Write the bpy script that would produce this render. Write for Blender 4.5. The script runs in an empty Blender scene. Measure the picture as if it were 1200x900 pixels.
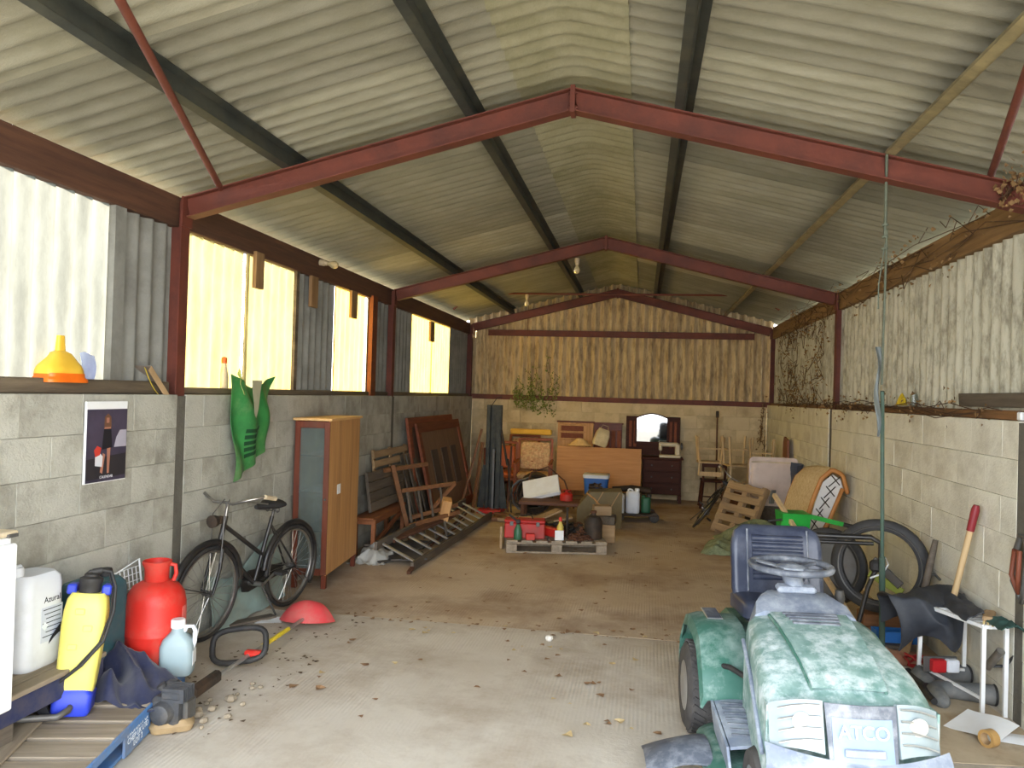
import bpy, math, random
from mathutils import Matrix, Vector, Euler
from math import sin, cos, pi, radians as R, sqrt, atan2

# ---------------------------------------------------------------- camera
SC = bpy.context.scene
COL = SC.collection
def _rot(y, p, r):
    y, p, r = R(y), R(p), R(r)
    f = Vector((-sin(y)*cos(p), cos(y)*cos(p), sin(p)))
    rt = Vector((cos(y), sin(y), 0)); up = rt.cross(f)
    return rt*cos(r)+up*sin(r), up*cos(r)-rt*sin(r), f
cam = bpy.data.cameras.new('camera'); cam.sensor_width = 36; cam.lens = 915/1200*36
cam.clip_start = .05; cam.clip_end = 300
camo = bpy.data.objects.new('camera', cam); COL.objects.link(camo)
_r, _u, _f = _rot(9.465, .6928, 1.683)
_m = Matrix((_r, _u, -_f)).transposed().to_4x4(); _m.translation = (0, 0, 1.7965)
camo.matrix_world = _m
SC.camera = camo

# ---------------------------------------------------------------- sky, sun, exposure
W = bpy.data.worlds.new('sky'); SC.world = W; W.use_nodes = True
nt = W.node_tree; nt.nodes.clear()
wo = nt.nodes.new('ShaderNodeOutputWorld'); bg = nt.nodes.new('ShaderNodeBackground')
tc = nt.nodes.new('ShaderNodeTexCoord'); sp = nt.nodes.new('ShaderNodeSeparateXYZ'); cr = nt.nodes.new('ShaderNodeValToRGB')
cr.color_ramp.elements[0].position = 0; cr.color_ramp.elements[0].color = (.95, .97, 1, 1)
cr.color_ramp.elements[1].position = 1; cr.color_ramp.elements[1].color = (.62, .78, 1, 1)
nt.links.new(tc.outputs['Generated'], sp.inputs[0]); nt.links.new(sp.outputs['Z'], cr.inputs[0])
nt.links.new(cr.outputs[0], bg.inputs[0]); nt.links.new(bg.outputs[0], wo.inputs[0])
bg.inputs[1].default_value = 6.5
sun = bpy.data.lights.new('sun', 'SUN'); sun.energy = 26; sun.angle = R(.6); sun.color = (1, .88, .7)
suno = bpy.data.objects.new('sun', sun); COL.objects.link(suno)
suno.rotation_euler = Vector((1, .22, -.62)).to_track_quat('-Z', 'Y').to_euler(); suno.location = (-12, 4, 10)
pt = bpy.data.lights.new('open_front_portal', 'AREA'); pt.shape = 'RECTANGLE'; pt.size = 5.3; pt.size_y = 3.1
pt.cycles.is_portal = True
pto = bpy.data.objects.new('open_front_portal', pt); COL.objects.link(pto)
pto.location = (-.47, .12, 1.6); pto.rotation_euler = (R(90), 0, 0)
vs = SC.view_settings
vs.view_transform = 'Standard'; vs.look = 'None'; vs.gamma = 1; vs.use_curve_mapping = False
vs.exposure = 0.85
try:
    SC.cycles.max_bounces = 10; SC.cycles.diffuse_bounces = 7; SC.cycles.transmission_bounces = 8
    SC.cycles.sample_clamp_indirect = 8
except Exception: pass

# ---------------------------------------------------------------- helpers
rnd = random.Random(7)
LAST = [None]
class MB:
    """collects vertices and faces of one part"""
    def __init__(s): s.v = []; s.f = []; s.x = Matrix(); s.uv = None
    def add(s, vs, fs):
        n = len(s.v); s.v += [tuple(s.x @ Vector(q)) for q in vs]; s.f += [tuple(i+n for i in q) for q in fs]; return s
    def box(s, c, d, r=None, b=0):
        hx, hy, hz = d[0]/2, d[1]/2, d[2]/2
        M = Matrix.Translation(c) @ (Euler([R(a) for a in r]).to_matrix().to_4x4() if r else Matrix())
        if b <= 0:
            vs = [M @ Vector((x*hx, y*hy, z*hz)) for x in (-1, 1) for y in (-1, 1) for z in (-1, 1)]
            return s.add(vs, [(0, 1, 3, 2), (4, 6, 7, 5), (0, 4, 5, 1), (2, 3, 7, 6), (0, 2, 6, 4), (1, 5, 7, 3)])
        b = min(b, hx*.9, hy*.9, hz*.9)
        vs = []; idx = {}
        for x in (-1, 1):
            for y in (-1, 1):
                for z in (-1, 1):
                    for k in range(3):
                        e = [hx-b, hy-b, hz-b]; e[k] += b
                        idx[x, y, z, k] = len(vs); vs.append(M @ Vector((x*e[0], y*e[1], z*e[2])))
        fs = []
        g = idx
        for q in (-1, 1):
            fs += [[g[q, -1, -1, 0], g[q, 1, -1, 0], g[q, 1, 1, 0], g[q, -1, 1, 0]], [g[-1, q, -1, 1], g[-1, q, 1, 1], g[1, q, 1, 1], g[1, q, -1, 1]], [g[-1, -1, q, 2], g[1, -1, q, 2], g[1, 1, q, 2], g[-1, 1, q, 2]]]
            for w in (-1, 1):
                fs += [[g[-1, q, w, 1], g[1, q, w, 1], g[1, q, w, 2], g[-1, q, w, 2]], [g[q, -1, w, 0], g[q, 1, w, 0], g[q, 1, w, 2], g[q, -1, w, 2]], [g[q, w, -1, 0], g[q, w, 1, 0], g[q, w, 1, 1], g[q, w, -1, 1]]]
        for x in (-1, 1):
            for y in (-1, 1):
                for z in (-1, 1): fs.append([g[x, y, z, 0], g[x, y, z, 1], g[x, y, z, 2]])
        return s.add(vs, fs)
    def bar(s, a, b, w, h, up=(0, 0, 1), bev=0):
        """a board from a to b: w across, h along up"""
        a, b = Vector(a), Vector(b); d = b-a; L = d.length; y = d/L; u = Vector(up)
        x = y.cross(u)
        if x.length < 1e-5: x = y.cross(Vector((1, 0, 0)))
        x.normalize(); z = x.cross(y)
        M = Matrix((x, y, z)).transposed().to_4x4(); M.translation = (a+b)/2
        o = s.x; s.x = o @ M; s.box((0, 0, 0), (w, L, h), b=bev); s.x = o; return s
    def tube(s, pts, r, n=8, closed=False, cap=True):
        pts = [Vector(p) for p in pts]; m = len(pts)
        rs = r if isinstance(r, (list, tuple)) else [r]*m
        vs = []; prev = None
        for i, p in enumerate(pts):
            if closed: t = pts[(i+1) % m]-pts[i-1]
            else: t = pts[min(i+1, m-1)]-pts[max(i-1, 0)]
            t.normalize()
            if prev is None:
                prev = t.cross(Vector((0, 0, 1)) if abs(t.z) < .9 else Vector((1, 0, 0)))
            x = prev - t*prev.dot(t); x.normalize(); prev = x; y = t.cross(x)
            vs += [p+(x*cos(2*pi*k/n)+y*sin(2*pi*k/n))*rs[i] for k in range(n)]
        fs = []
        for i in range(m if closed else m-1):
            j = (i+1) % m
            fs += [(i*n+k, i*n+(k+1) % n, j*n+(k+1) % n, j*n+k) for k in range(n)]
        if cap and not closed: fs += [tuple(range(n-1, -1, -1)), tuple((m-1)*n+k for k in range(n))]
        return s.add(vs, fs)
    def cyl(s, a, b, r, r2=None, n=16): return s.tube([a, b], [r, r if r2 is None else r2], n)
    def lathe(s, prof, n=24, c=(0, 0, 0), ax='z', sy=1.0, cap=True):
        vs = []; m = len(prof)
        for r, z in prof:
            for k in range(n):
                a = 2*pi*k/n; p = (r*cos(a), r*sin(a)*sy, z)
                if ax == 'x': p = (p[2], p[0], p[1])
                if ax == 'y': p = (p[0], p[2], p[1])
                vs.append((p[0]+c[0], p[1]+c[1], p[2]+c[2]))
        fs = [(i*n+k, i*n+(k+1) % n, (i+1)*n+(k+1) % n, (i+1)*n+k) for i in range(m-1) for k in range(n)]
        if prof[0] == prof[-1]: cap = False
        if cap and prof[0][0] > 1e-4: fs.append(tuple(range(n-1, -1, -1)))
        if cap and prof[-1][0] > 1e-4: fs.append(tuple((m-1)*n+k for k in range(n)))
        return s.add(vs, fs)
    def torus(s, c, R0, r, ax='z', n=32, m=8, sq=1.0, arc=(0, 2*pi)):
        full = abs(arc[1]-arc[0]-2*pi) < 1e-6; vs = []; N = n if full else n+1
        for i in range(N):
            a = arc[0]+(arc[1]-arc[0])*i/n
            for k in range(m):
                b = 2*pi*k/m; rr = R0+r*cos(b); p = (rr*cos(a), rr*sin(a), r*sq*sin(b))
                if ax == 'x': p = (p[2], p[0], p[1])
                if ax == 'y': p = (p[0], p[2], p[1])
                vs.append((p[0]+c[0], p[1]+c[1], p[2]+c[2]))
        fs = [(i*m+k, i*m+(k+1) % m, ((i+1) % N)*m+(k+1) % m, ((i+1) % N)*m+k) for i in range(n) for k in range(m)]
        return s.add(vs, fs)
    def prism(s, poly, h, M=None, bev=0):
        """poly in local xy extruded to z=h (both z=0 and h capped)"""
        M = M or Matrix(); n = len(poly)
        vs = [M @ Vector((x, y, 0)) for x, y in poly]+[M @ Vector((x, y, h)) for x, y in poly]
        return s.add(vs, [tuple(range(n-1, -1, -1)), tuple(range(n, 2*n))]+[(i, (i+1) % n, n+(i+1) % n, n+i) for i in range(n)])
    def loft(s, rings, cap=True, closed=True):
        n = len(rings[0]); vs = [p for r in rings for p in r]; fs = []
        for i in range(len(rings)-1):
            for k in range(n if closed else n-1):
                fs.append((i*n+k, i*n+(k+1) % n, (i+1)*n+(k+1) % n, (i+1)*n+k))
        if cap and closed: fs += [tuple(range(n-1, -1, -1)), tuple((len(rings)-1)*n+k for k in range(n))]
        return s.add(vs, fs)
    def grid(s, fn, nu, nv, thick=0):
        vs = [Vector(fn(i/nu, j/nv)) for i in range(nu+1) for j in range(nv+1)]
        q = nv+1; fs = [(i*q+j, (i+1)*q+j, (i+1)*q+j+1, i*q+j+1) for i in range(nu) for j in range(nv)]
        if thick:
            nr = [Vector() for _ in vs]
            for f in fs:
                a = (vs[f[1]]-vs[f[0]]).cross(vs[f[3]]-vs[f[0]])
                for i in f: nr[i] += a
            m = len(vs); vs = vs+[v-(nr[i].normalized() if nr[i].length > 0 else Vector((0, 0, 1)))*thick for i, v in enumerate(vs)]
            fs = fs+[tuple(i+m for i in reversed(f)) for f in fs]
            b = [i*q for i in range(nu+1)]+[nu*q+j for j in range(1, q)]+[i*q+nv for i in range(nu-1, -1, -1)]+[j for j in range(nv-1, 0, -1)]
            fs += [(b[i], b[i-1], b[i-1]+m, b[i]+m) for i in range(len(b))]
        return s.add(vs, fs)
    def mesh(s, name, smooth=None):
        me = bpy.data.meshes.new(name); me.from_pydata(s.v, [], s.f); me.validate(); me.update()
        if smooth is not None and len(me.polygons):
            me.polygons.foreach_set('use_smooth', [True]*len(me.polygons))
            try: me.set_sharp_from_angle(angle=R(smooth))
            except Exception: pass
        return me
    def build(s, name, mat, parent=None, smooth=35, loc=None, rot=None):
        o = bpy.data.objects.new(name, s.mesh(name, smooth)); COL.objects.link(o)
        if mat: o.data.materials.append(mat)
        if parent: o.parent = parent
        if loc: o.location = loc
        if rot: o.rotation_euler = [R(a) for a in rot]
        LAST[0] = o
        return o
def tag(o, label=None, cat=None, group=None, kind=None):
    if label: o['label'] = label
    if cat: o['category'] = cat
    if group: o['group'] = group
    if kind: o['kind'] = kind
    return o
def thing(name, label, cat, loc=(0, 0, 0), rz=0, group=None, rot=None):
    o = bpy.data.objects.new(name, None); COL.objects.link(o); o.location = loc; o.empty_display_size = .1
    o.rotation_euler = [R(a) for a in rot] if rot else (0, 0, R(rz))
    return tag(o, label, cat, group)
def single(mb, name, mat, label, cat, loc=None, rot=None, smooth=35, group=None):
    return tag(mb.build(name, mat, None, smooth, loc, rot), label, cat, group)
def struct(mb, name, mat, smooth=35, label=None): return tag(mb.build(name, mat, None, smooth), label, None, None, 'structure')
def copy_tree(o, parent=None):
    c = o.copy(); COL.objects.link(c); c.parent = parent
    for ch in list(o.children): copy_tree(ch, c)
    return c
def piece(me, name, mat, parent, M):
    o = bpy.data.objects.new(name, me); COL.objects.link(o)
    if mat and not me.materials: me.materials.append(mat)
    o.parent = parent; o.matrix_local = M; return o
def T(x, y, z): return Matrix.Translation((x, y, z))
def rz(a): return Matrix.Rotation(R(a), 4, 'Z')
def rx(a): return Matrix.Rotation(R(a), 4, 'X')
def ry(a): return Matrix.Rotation(R(a), 4, 'Y')

# ---------------------------------------------------------------- materials
def srgb(*c):
    return tuple((q/255/12.92 if q/255 <= .04045 else ((q/255+.055)/1.055)**2.4) for q in c)+(1,)
_mc = {}
def mat(name, c, rough=.7, metal=0, c2=None, scale=6, amt=.6, bump=0, bscale=40, dirt=None, damt=.5, dscale=3, stretch=None, rand=0, spec=.4, coat=0, sheen=0, alpha=1, trans=0, lines=0):
    """colour c broken up by noise towards c2, patches of dirt, fine relief; rand varies the tone per object"""
    if name in _mc: return _mc[name]
    m = bpy.data.materials.new(name); m.use_nodes = True; n = m.node_tree; N = n.nodes; L = n.links
    b = N['Principled BSDF']; tc = N.new('ShaderNodeTexCoord'); vec = tc.outputs['Object']
    if stretch:
        mp = N.new('ShaderNodeMapping'); mp.inputs['Scale'].default_value = stretch; L.new(vec, mp.inputs[0]); vec = mp.outputs[0]
    if rand:
        oi = N.new('ShaderNodeObjectInfo'); vm = N.new('ShaderNodeVectorMath'); vm.operation = 'MULTIPLY_ADD'
        L.new(oi.outputs['Random'], vm.inputs[0]); vm.inputs[1].default_value = (37, 91, 53); L.new(vec, vm.inputs[2]); vec = vm.outputs[0]
    def noise(sc, det=5, ro=.6):
        t = N.new('ShaderNodeTexNoise'); t.inputs['Scale'].default_value = sc; t.inputs['Detail'].default_value = det; t.inputs['Roughness'].default_value = ro
        L.new(vec, t.inputs['Vector']); return t.outputs[0]
    def ramp(s, lo, hi):
        r = N.new('ShaderNodeMapRange'); r.inputs[1].default_value = lo; r.inputs[2].default_value = hi; L.new(s, r.inputs[0]); return r.outputs[0]
    def mix(f, a, bb):
        x = N.new('ShaderNodeMix'); x.data_type = 'RGBA'
        for s, q in ((x.inputs[0], f), (x.inputs[6], a), (x.inputs[7], bb)):
            if hasattr(q, 'is_linked'): L.new(q, s)
            else: s.default_value = q
        return x.outputs[2]
    def mul(f, k):
        q = N.new('ShaderNodeMath'); q.operation = 'MULTIPLY'; L.new(f, q.inputs[0]); q.inputs[1].default_value = k; return q.outputs[0]
    if not c2: c2 = tuple(q*.6 for q in c[:3])+(1,)
    col = mix(mul(ramp(noise(scale), .3, .75), amt), c, c2)
    if dirt: col = mix(mul(ramp(noise(dscale, 8, .7), .46, .66), damt), col, dirt)
    if rand:
        h = N.new('ShaderNodeHueSaturation'); r = N.new('ShaderNodeMapRange'); r.inputs[3].default_value = 1-rand; r.inputs[4].default_value = 1+rand*.6
        L.new(oi.outputs['Random'], r.inputs[0]); L.new(r.outputs[0], h.inputs['Value']); L.new(col, h.inputs['Color']); col = h.outputs[0]
    L.new(col, b.inputs['Base Color'])
    b.inputs['Roughness'].default_value = rough; b.inputs['Metallic'].default_value = metal; b.inputs['Specular IOR Level'].default_value = spec
    if coat: b.inputs['Coat Weight'].default_value = coat
    if sheen: b.inputs['Sheen Weight'].default_value = sheen
    if trans: b.inputs['Transmission Weight'].default_value = trans
    if alpha < 1: b.inputs['Alpha'].default_value = alpha
    if bump:
        bm = N.new('ShaderNodeBump'); bm.inputs['Strength'].default_value = bump; bm.inputs['Distance'].default_value = .01
        L.new(noise(bscale, 6), bm.inputs['Height']); L.new(bm.outputs[0], b.inputs['Normal'])
    if lines:
        wv = N.new('ShaderNodeTexWave'); wv.inputs['Scale'].default_value = lines; wv.inputs['Distortion'].default_value = 3.5; wv.inputs['Detail'].default_value = 3
        mp2 = N.new('ShaderNodeMapping'); mp2.inputs['Rotation'].default_value = (0, 0, .12); mp2.inputs['Scale'].default_value = (1, .06, 1); L.new(tc.outputs['Object'], mp2.inputs[0]); L.new(mp2.outputs[0], wv.inputs['Vector'])
        b2 = N.new('ShaderNodeBump'); b2.inputs['Distance'].default_value = .01; L.new(wv.outputs['Fac'], b2.inputs['Height']); L.new(mul(ramp(noise(1.4, 3), .42, .7), .3), b2.inputs['Strength'])
        if bump: L.new(bm.outputs[0], b2.inputs['Normal'])
        L.new(b2.outputs[0], b.inputs['Normal'])
    _mc[name] = m; return m
def wood(name, c, c2=None, rough=.7, rand=.15, dirt=None, ax=1, damt=.5, spec=.3):
    st = [14, 14, 14]; st[ax] = .9
    return mat(name, c, rough, 0, c2, scale=2.2, amt=.9, bump=.25, bscale=6, dirt=dirt, damt=damt, dscale=.5, stretch=st, rand=rand, spec=spec)
# ================================================================ the shed itself
XL, XR, XC = -3.106, 2.16, -.478           # inner faces of the block walls, ridge line
F1, BAY = 4.904, 4.609
FR = [F1-BAY, F1, F1+BAY, F1+2*BAY]; YB = F1+2*BAY+.0635
WT, CRS = 1.722, .2265                      # block wall top, course height
KN, AP, SL = 3.072, 3.7276, .2494           # rafter top at the knee, at the apex, roof slope
def roofz(x, lift=.105): return AP+lift-SL*abs(x-XC)

m_floor = mat('dusty_concrete', srgb(206, 198, 184), .9, c2=srgb(180, 168, 150), scale=1.1, amt=.9, bump=.35, bscale=30, dirt=srgb(150, 130, 106), damt=.6, dscale=1.3, lines=13)
m_floor_in = mat('dirty_concrete', srgb(200, 184, 162), .9, c2=srgb(174, 150, 120), scale=.9, amt=.95, bump=.4, bscale=26, dirt=srgb(120, 88, 62), damt=.75, dscale=.6, lines=13)
m_block = mat('painted_block', srgb(182, 181, 170), .9, c2=srgb(156, 154, 141), scale=3, amt=.8, bump=.6, bscale=60, dirt=srgb(110, 104, 90), damt=.45, dscale=3, rand=.06)
m_blockR = mat('cream_block', srgb(226, 224, 210), .9, c2=srgb(208, 204, 186), scale=3, amt=.8, bump=.5, bscale=60, dirt=srgb(140, 128, 104), damt=.35, dscale=3.5, rand=.03)
m_blockB = mat('ochre_block', srgb(212, 194, 156), .9, c2=srgb(186, 164, 124), scale=2.5, amt=.8, bump=.5, bscale=60, dirt=srgb(96, 76, 50), damt=.45, dscale=2, rand=.07)
m_mortar = mat('mortar', srgb(164, 160, 146), .95, c2=srgb(108, 102, 88), scale=9, bump=.4)
m_roof = mat('fibre_cement_roof', srgb(152, 149, 133), .95, c2=srgb(126, 122, 104), scale=5, amt=.9, bump=.45, bscale=110, dirt=srgb(122, 120, 100), damt=.5, dscale=2.4, rand=.3, stretch=(.45, 1.6, 1))
m_clad = mat('grey_cladding', srgb(140, 140, 134), .85, c2=srgb(108, 108, 102), scale=4, amt=.8, bump=.3, dirt=srgb(84, 80, 72), damt=.4, rand=.1)
m_cladR = mat('speckled_cladding', srgb(196, 193, 174), .95, c2=srgb(172, 167, 146), scale=4, amt=.9, bump=.5, bscale=50, dirt=srgb(78, 66, 48), damt=.6, dscale=16, rand=.08, stretch=(1, 1, .35))
m_cladB = mat('tan_cladding', srgb(210, 190, 150), .95, c2=srgb(184, 160, 120), scale=5, amt=.9, bump=.5, dirt=srgb(84, 58, 40), damt=.6, dscale=13, rand=.08, stretch=(1, 1, .3))
m_red = mat('red_oxide_steel', srgb(112, 56, 42), .65, c2=srgb(86, 46, 36), scale=5, amt=.8, bump=.15, dirt=srgb(62, 36, 32), damt=.5)
m_purlin = mat('dark_purlin_steel', srgb(66, 70, 66), .55, .3, c2=srgb(50, 52, 50), scale=8, amt=.8, dirt=srgb(92, 90, 76), damt=.5)
m_purlinG = mat('galvanised_purlin', srgb(164, 150, 112), .5, .3, c2=srgb(86, 82, 66), scale=8, dirt=srgb(60, 54, 42), damt=.4)
m_eave = wood('brown_eave_timber', srgb(104, 72, 54), srgb(70, 48, 40), rand=.1, dirt=srgb(60, 48, 42))
m_eaveR = wood('tan_eave_timber', srgb(150, 118, 78), srgb(112, 82, 50), rand=.1, dirt=srgb(82, 62, 42))
m_sill = wood('grey_sill_timber', srgb(104, 92, 76), srgb(74, 64, 54), rand=.15, dirt=srgb(140, 126, 104))

def translucent(name, c, wt):
    m = bpy.data.materials.new(name); m.use_nodes = True; N = m.node_tree.nodes; L = m.node_tree.links
    N.remove(N['Principled BSDF']); out = N['Material Output']
    tr = N.new('ShaderNodeBsdfTranslucent'); df = N.new('ShaderNodeBsdfDiffuse'); mx = N.new('ShaderNodeMixShader')
    tc = N.new('ShaderNodeTexCoord'); mp = N.new('ShaderNodeMapping'); mp.inputs['Scale'].default_value = (3, 3, .8); L.new(tc.outputs['Object'], mp.inputs[0])
    ns = N.new('ShaderNodeTexNoise'); ns.inputs['Scale'].default_value = 3; ns.inputs['Detail'].default_value = 8; ns.inputs['Roughness'].default_value = .7; L.new(mp.outputs[0], ns.inputs['Vector'])
    rp = N.new('ShaderNodeValToRGB'); rp.color_ramp.elements[0].position = .36; rp.color_ramp.elements[0].color = c
    rp.color_ramp.elements[1].position = .8; rp.color_ramp.elements[1].color = tuple(q*.55 for q in c[:3])+(1,)
    L.new(ns.outputs[0], rp.inputs[0]); L.new(rp.outputs[0], tr.inputs[0]); df.inputs[0].default_value = c
    mx.inputs[0].default_value = wt; L.new(df.outputs[0], mx.inputs[1]); L.new(tr.outputs[0], mx.inputs[2]); L.new(mx.outputs[0], out.inputs[0]); return m
m_tr_w = translucent('milky_rooflight_sheet', (.078, .081, .072, 1), .95)
m_tr_y = translucent('yellowed_rooflight_sheet', (.2, .16, .062, 1), .95)
m_tr_o = translucent('amber_rooflight_sheet', (.44, .31, .068, 1), .95)

# ---- floor: front slab a little lower than the inner one, a joint between
def slab(name, y0, y1, z, m, parent=None, x0=XL-.12, x1=XR+.12):
    b = MB(); b.grid(lambda u, v: (x0+(x1-x0)*u, y0+(y1-y0)*v, z+.004*sin(u*9+v*5)*sin(v*13)), 24, 40, .12)
    return b.build(name, m, parent, 60)
fl = struct(MB().box((XC, 6.8, -.16), (5.6, 15.2, .08)), 'floor', m_mortar)
slab('slab', .1, 5.94, -.004, m_floor, fl); slab('slab', 5.948, YB+.1, -.004, m_floor_in, fl)
out = MB().grid(lambda u, v: (-14+28*u, -.0-16*v, -.04), 4, 4, .1)
struct(out, 'ground', mat('yard_gravel', srgb(120, 114, 102), .95, c2=srgb(96, 90, 80), scale=3, bump=.4))
out = MB().box((-9.3, 7, -.2), (12, 20, .1)); out.box((8.4, 7, -.2), (12, 20, .1)); out.box((XC, 19, -.2), (30, 9, .1))
struct(out, 'ground', mat('yard_grass', srgb(118, 114, 96), .95, c2=srgb(90, 88, 70), scale=3, bump=.4))

# ---- block walls: a mortar core with every block proud of it
def block_mesh(L, h=CRS, d=.1):
    g, e = .002, .002; b = MB()
    b.box((0, 0, 0), (L-g, d, h-g), b=e); return b.mesh('block', 30)
BM = {}
def blocks(wall, m, p0, dx, L, seed, courses=8, half=0):
    """one panel from p0 along the unit direction dx, inner face towards n"""
    r = random.Random(seed); n = Vector((-dx.y, dx.x, 0)); ang = atan2(dx.y, dx.x)
    for k in range(courses):
        x = 0; first = True
        while x < L-.02:
            w = .2265 if (first and (k+half) % 2) else .453
            w = min(w, L-x)
            if L-x-w < .07: w = L-x
            key = (round(w, 3), m.name)
            if key not in BM: BM[key] = block_mesh(w)
            p = p0+dx*(x+w/2)+Vector((0, 0, (k+.5)*CRS-.09))+n*(.05+r.uniform(-.0015, .0015))
            piece(BM[key], 'block', m, wall, Matrix.Translation(p) @ Matrix.Rotation(ang+R(r.uniform(-.06, .06)), 4, 'Z'))
            x += w; first = False
wl = struct(MB().box((XL-.065, 6.9, WT/2-.01), (.1, 14.4, WT-.02)), 'wall_left', m_mortar)
wr = struct(MB().box((XR+.065, 6.9, WT/2-.01), (.1, 14.4, WT-.02)), 'wall_right', mat('cream_mortar', srgb(196, 192, 174), .95, c2=srgb(172, 166, 146), scale=9))
wb = struct(MB().box((XC, YB+.065, WT/2-.01), (5.3, .1, WT-.02)), 'wall_back', mat('ochre_mortar', srgb(196, 176, 138), .95, c2=srgb(170, 148, 112), scale=9))
G = .05
blocks(wl, m_block, Vector((XL, FR[1]-G-2.04, 0)), Vector((0, 1, 0)), 2.04, 1)
blocks(wl, m_block, Vector((XL, FR[1]+G, 0)), Vector((0, 1, 0)), BAY-2*G, 2)
blocks(wl, m_block, Vector((XL, FR[2]+G, 0)), Vector((0, 1, 0)), BAY-G+.06, 3)
blocks(wr, m_blockR, Vector((XR, FR[2]-G, 0)), Vector((0, -1, 0)), BAY-2*G, 4)
blocks(wr, m_blockR, Vector((XR, YB, 0)), Vector((0, -1, 0)), BAY+.01-G, 5)
blocks(wr, m_blockR, Vector((XR, FR[1]-G, 0)), Vector((0, -1, 0)), .91, 15)
blocks(wb, m_blockB, Vector((XL, YB, 0)), Vector((1, 0, 0)), XR-XL, 6)
b = MB(); b.box((XL-.05, 1.2, WT/2), (.1, 3.3, WT)); b.build('plain_block_panel', m_block, wl, None)
b = MB(); b.box((XR+.05, 1.7, WT/2), (.1, 4.4, WT)); b.build('plain_block_panel', m_blockR, wr, None)
def sill(wall, x0, x1, y0, y1, m, z0=WT, h=.07):
    b = MB(); b.box(((x0+x1)/2, (y0+y1)/2, z0+h/2), (abs(x1-x0), y1-y0, h), b=.008); b.build('sill_board', m, wall, 30)
sill(wl, -3.16, -3.3, -.3, FR[1]-.06, m_sill, h=.085); sill(wl, -3.16, -3.3, FR[1]+.06, FR[2]-.06, m_sill, h=.05); sill(wl, -3.16, -3.3, FR[2]+.06, YB, m_sill, h=.05)
m_sillR = wood('orange_sill_timber', srgb(146, 104, 66), srgb(92, 70, 50), dirt=srgb(70, 60, 48))
sill(wr, 2.2, 2.33, 2.7, FR[1]-.06, m_sillR); sill(wr, 2.2, 2.33, FR[1]+.06, FR[2]-.06, m_sillR, h=.06); sill(wr, 2.2, 2.33, FR[2]+.06, YB, m_sillR, h=.04)
b = MB(); b.box((XC, YB+.055, WT+.005), (5.5, .12, .09), b=.006); b.build('sill_board', m_red, wb, 30)

m_infill = mat('dark_joint_mortar', srgb(104, 100, 90), .95, c2=srgb(76, 72, 66), scale=12, bump=.5)
for w_, x in ((wl, XL-.007), (wr, XR+.006)):
    for y in FR[1:3]: MB().box((x, y, WT/2-.05), (.01, .1, WT+.08)).build('joint_strip', m_infill, w_, None)
# ---- corrugated sheets
PITCH, AMP = .146, .021
def sheet(name, m, parent, o, du, dv, L, wn, nrm, top=None, z0=0, ph=0, amp=AMP, th=.006, seg=8, vseg=1):
    """L along du (corrugated), from o; dv the straight direction, wn = length (or a function of the position along du)"""
    n = max(2, round(L/PITCH*seg)); b = MB(); o, du, dv, nrm = Vector(o), Vector(du), Vector(dv), Vector(nrm)
    def f(u, v):
        w = wn(u*L) if callable(wn) else wn
        return o+du*(u*L)+dv*(w*v)+nrm*(amp*cos(2*pi*(u*L+ph)/PITCH))
    b.grid(f, n, vseg, th); return b.build(name, m, parent, 50)
rf = struct(MB().box((XC, 6.9, AP+.36), (.02, 14.3, .02)), 'ceiling', m_roof)
r = random.Random(3)
def roof_side(sg, m):
    d = Vector((sg, 0, -SL)).normalized(); nr = Vector((sg*SL, 0, 1)).normalized()
    if nr.z < 0: nr = -nr
    w = (abs((XL if sg < 0 else XR)-XC)+(.26 if sg < 0 else .42)-.22)/d.x*sg
    y = .16; k = 0
    while y < YB+.1:
        L = min(7*PITCH+.04, YB+.3-y)
        x0 = XC+sg*.22
        o = Vector((x0, y, roofz(x0)+.03+.006*(k % 2)))
        sheet('roof_sheet', m, rf, o, (0, 1, 0), d, L, w, nr)
        y += 7*PITCH; k += 1
roof_side(-1, m_roof); roof_side(1, m_roof)
y = .16; k = 0
m_ridge = mat('fibre_cement_ridge', srgb(158, 154, 130), .95, c2=srgb(130, 126, 98), scale=3, amt=.9, bump=.5, bscale=50, dirt=srgb(112, 110, 78), damt=.6, dscale=1.6, rand=.14)
while y < YB+.1:
    L = min(7*PITCH+.03, YB+.3-y)
    def prof(u, v):
        t = (u*2-1); x = XC+t*.36; rr = .1
        z = roofz(x) if abs(t*.36) > rr else roofz(XC)-SL*(rr/2+(t*.36)**2/(2*rr))
        return (x, y+L*v, z+.02+.004*(k % 2)+.02*cos(2*pi*v*L/PITCH))
    b = MB(); b.grid(prof, 14, max(4, round(L/PITCH*6)), .006); b.build('ridge_cap', m_ridge, rf, 50)
    y += 7*PITCH; k += 1
# left cladding
ZL0, ZL1 = WT-.015, 2.9
def lclad(y0, y1, m, name='cladding_sheet', x=-3.215, z0=ZL0, z1=ZL1): return sheet(name, m, wl, (x, y0, z0), (0, 1, 0), (0, 0, 1), y1-y0, z1-z0, (1, 0, 0), th=0 if name[0] == 't' else .006, seg=12)
lclad(.3, 2.1, m_clad); lclad(2.1, 3.2, m_tr_w, 'translucent_sheet'); lclad(3.2, 4.26, m_tr_w, 'translucent_sheet', -3.221); lclad(4.36, 4.95, m_clad)
b = MB(); b.box((-3.2, 4.31, (ZL0+ZL1)/2), (.05, .1, ZL1-ZL0)); b.build('cover_strip', m_clad, wl, 30)
lclad(4.95, 5.9, m_tr_y, 'translucent_sheet'); lclad(5.89, 6.78, m_tr_y, 'translucent_sheet', -3.221); lclad(6.84, 7.8, m_clad)
b = MB(); b.box((-3.2, 6.81, (ZL0+ZL1)/2), (.05, .06, ZL1-ZL0)); b.build('cover_strip', m_sill, wl, 30)
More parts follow.
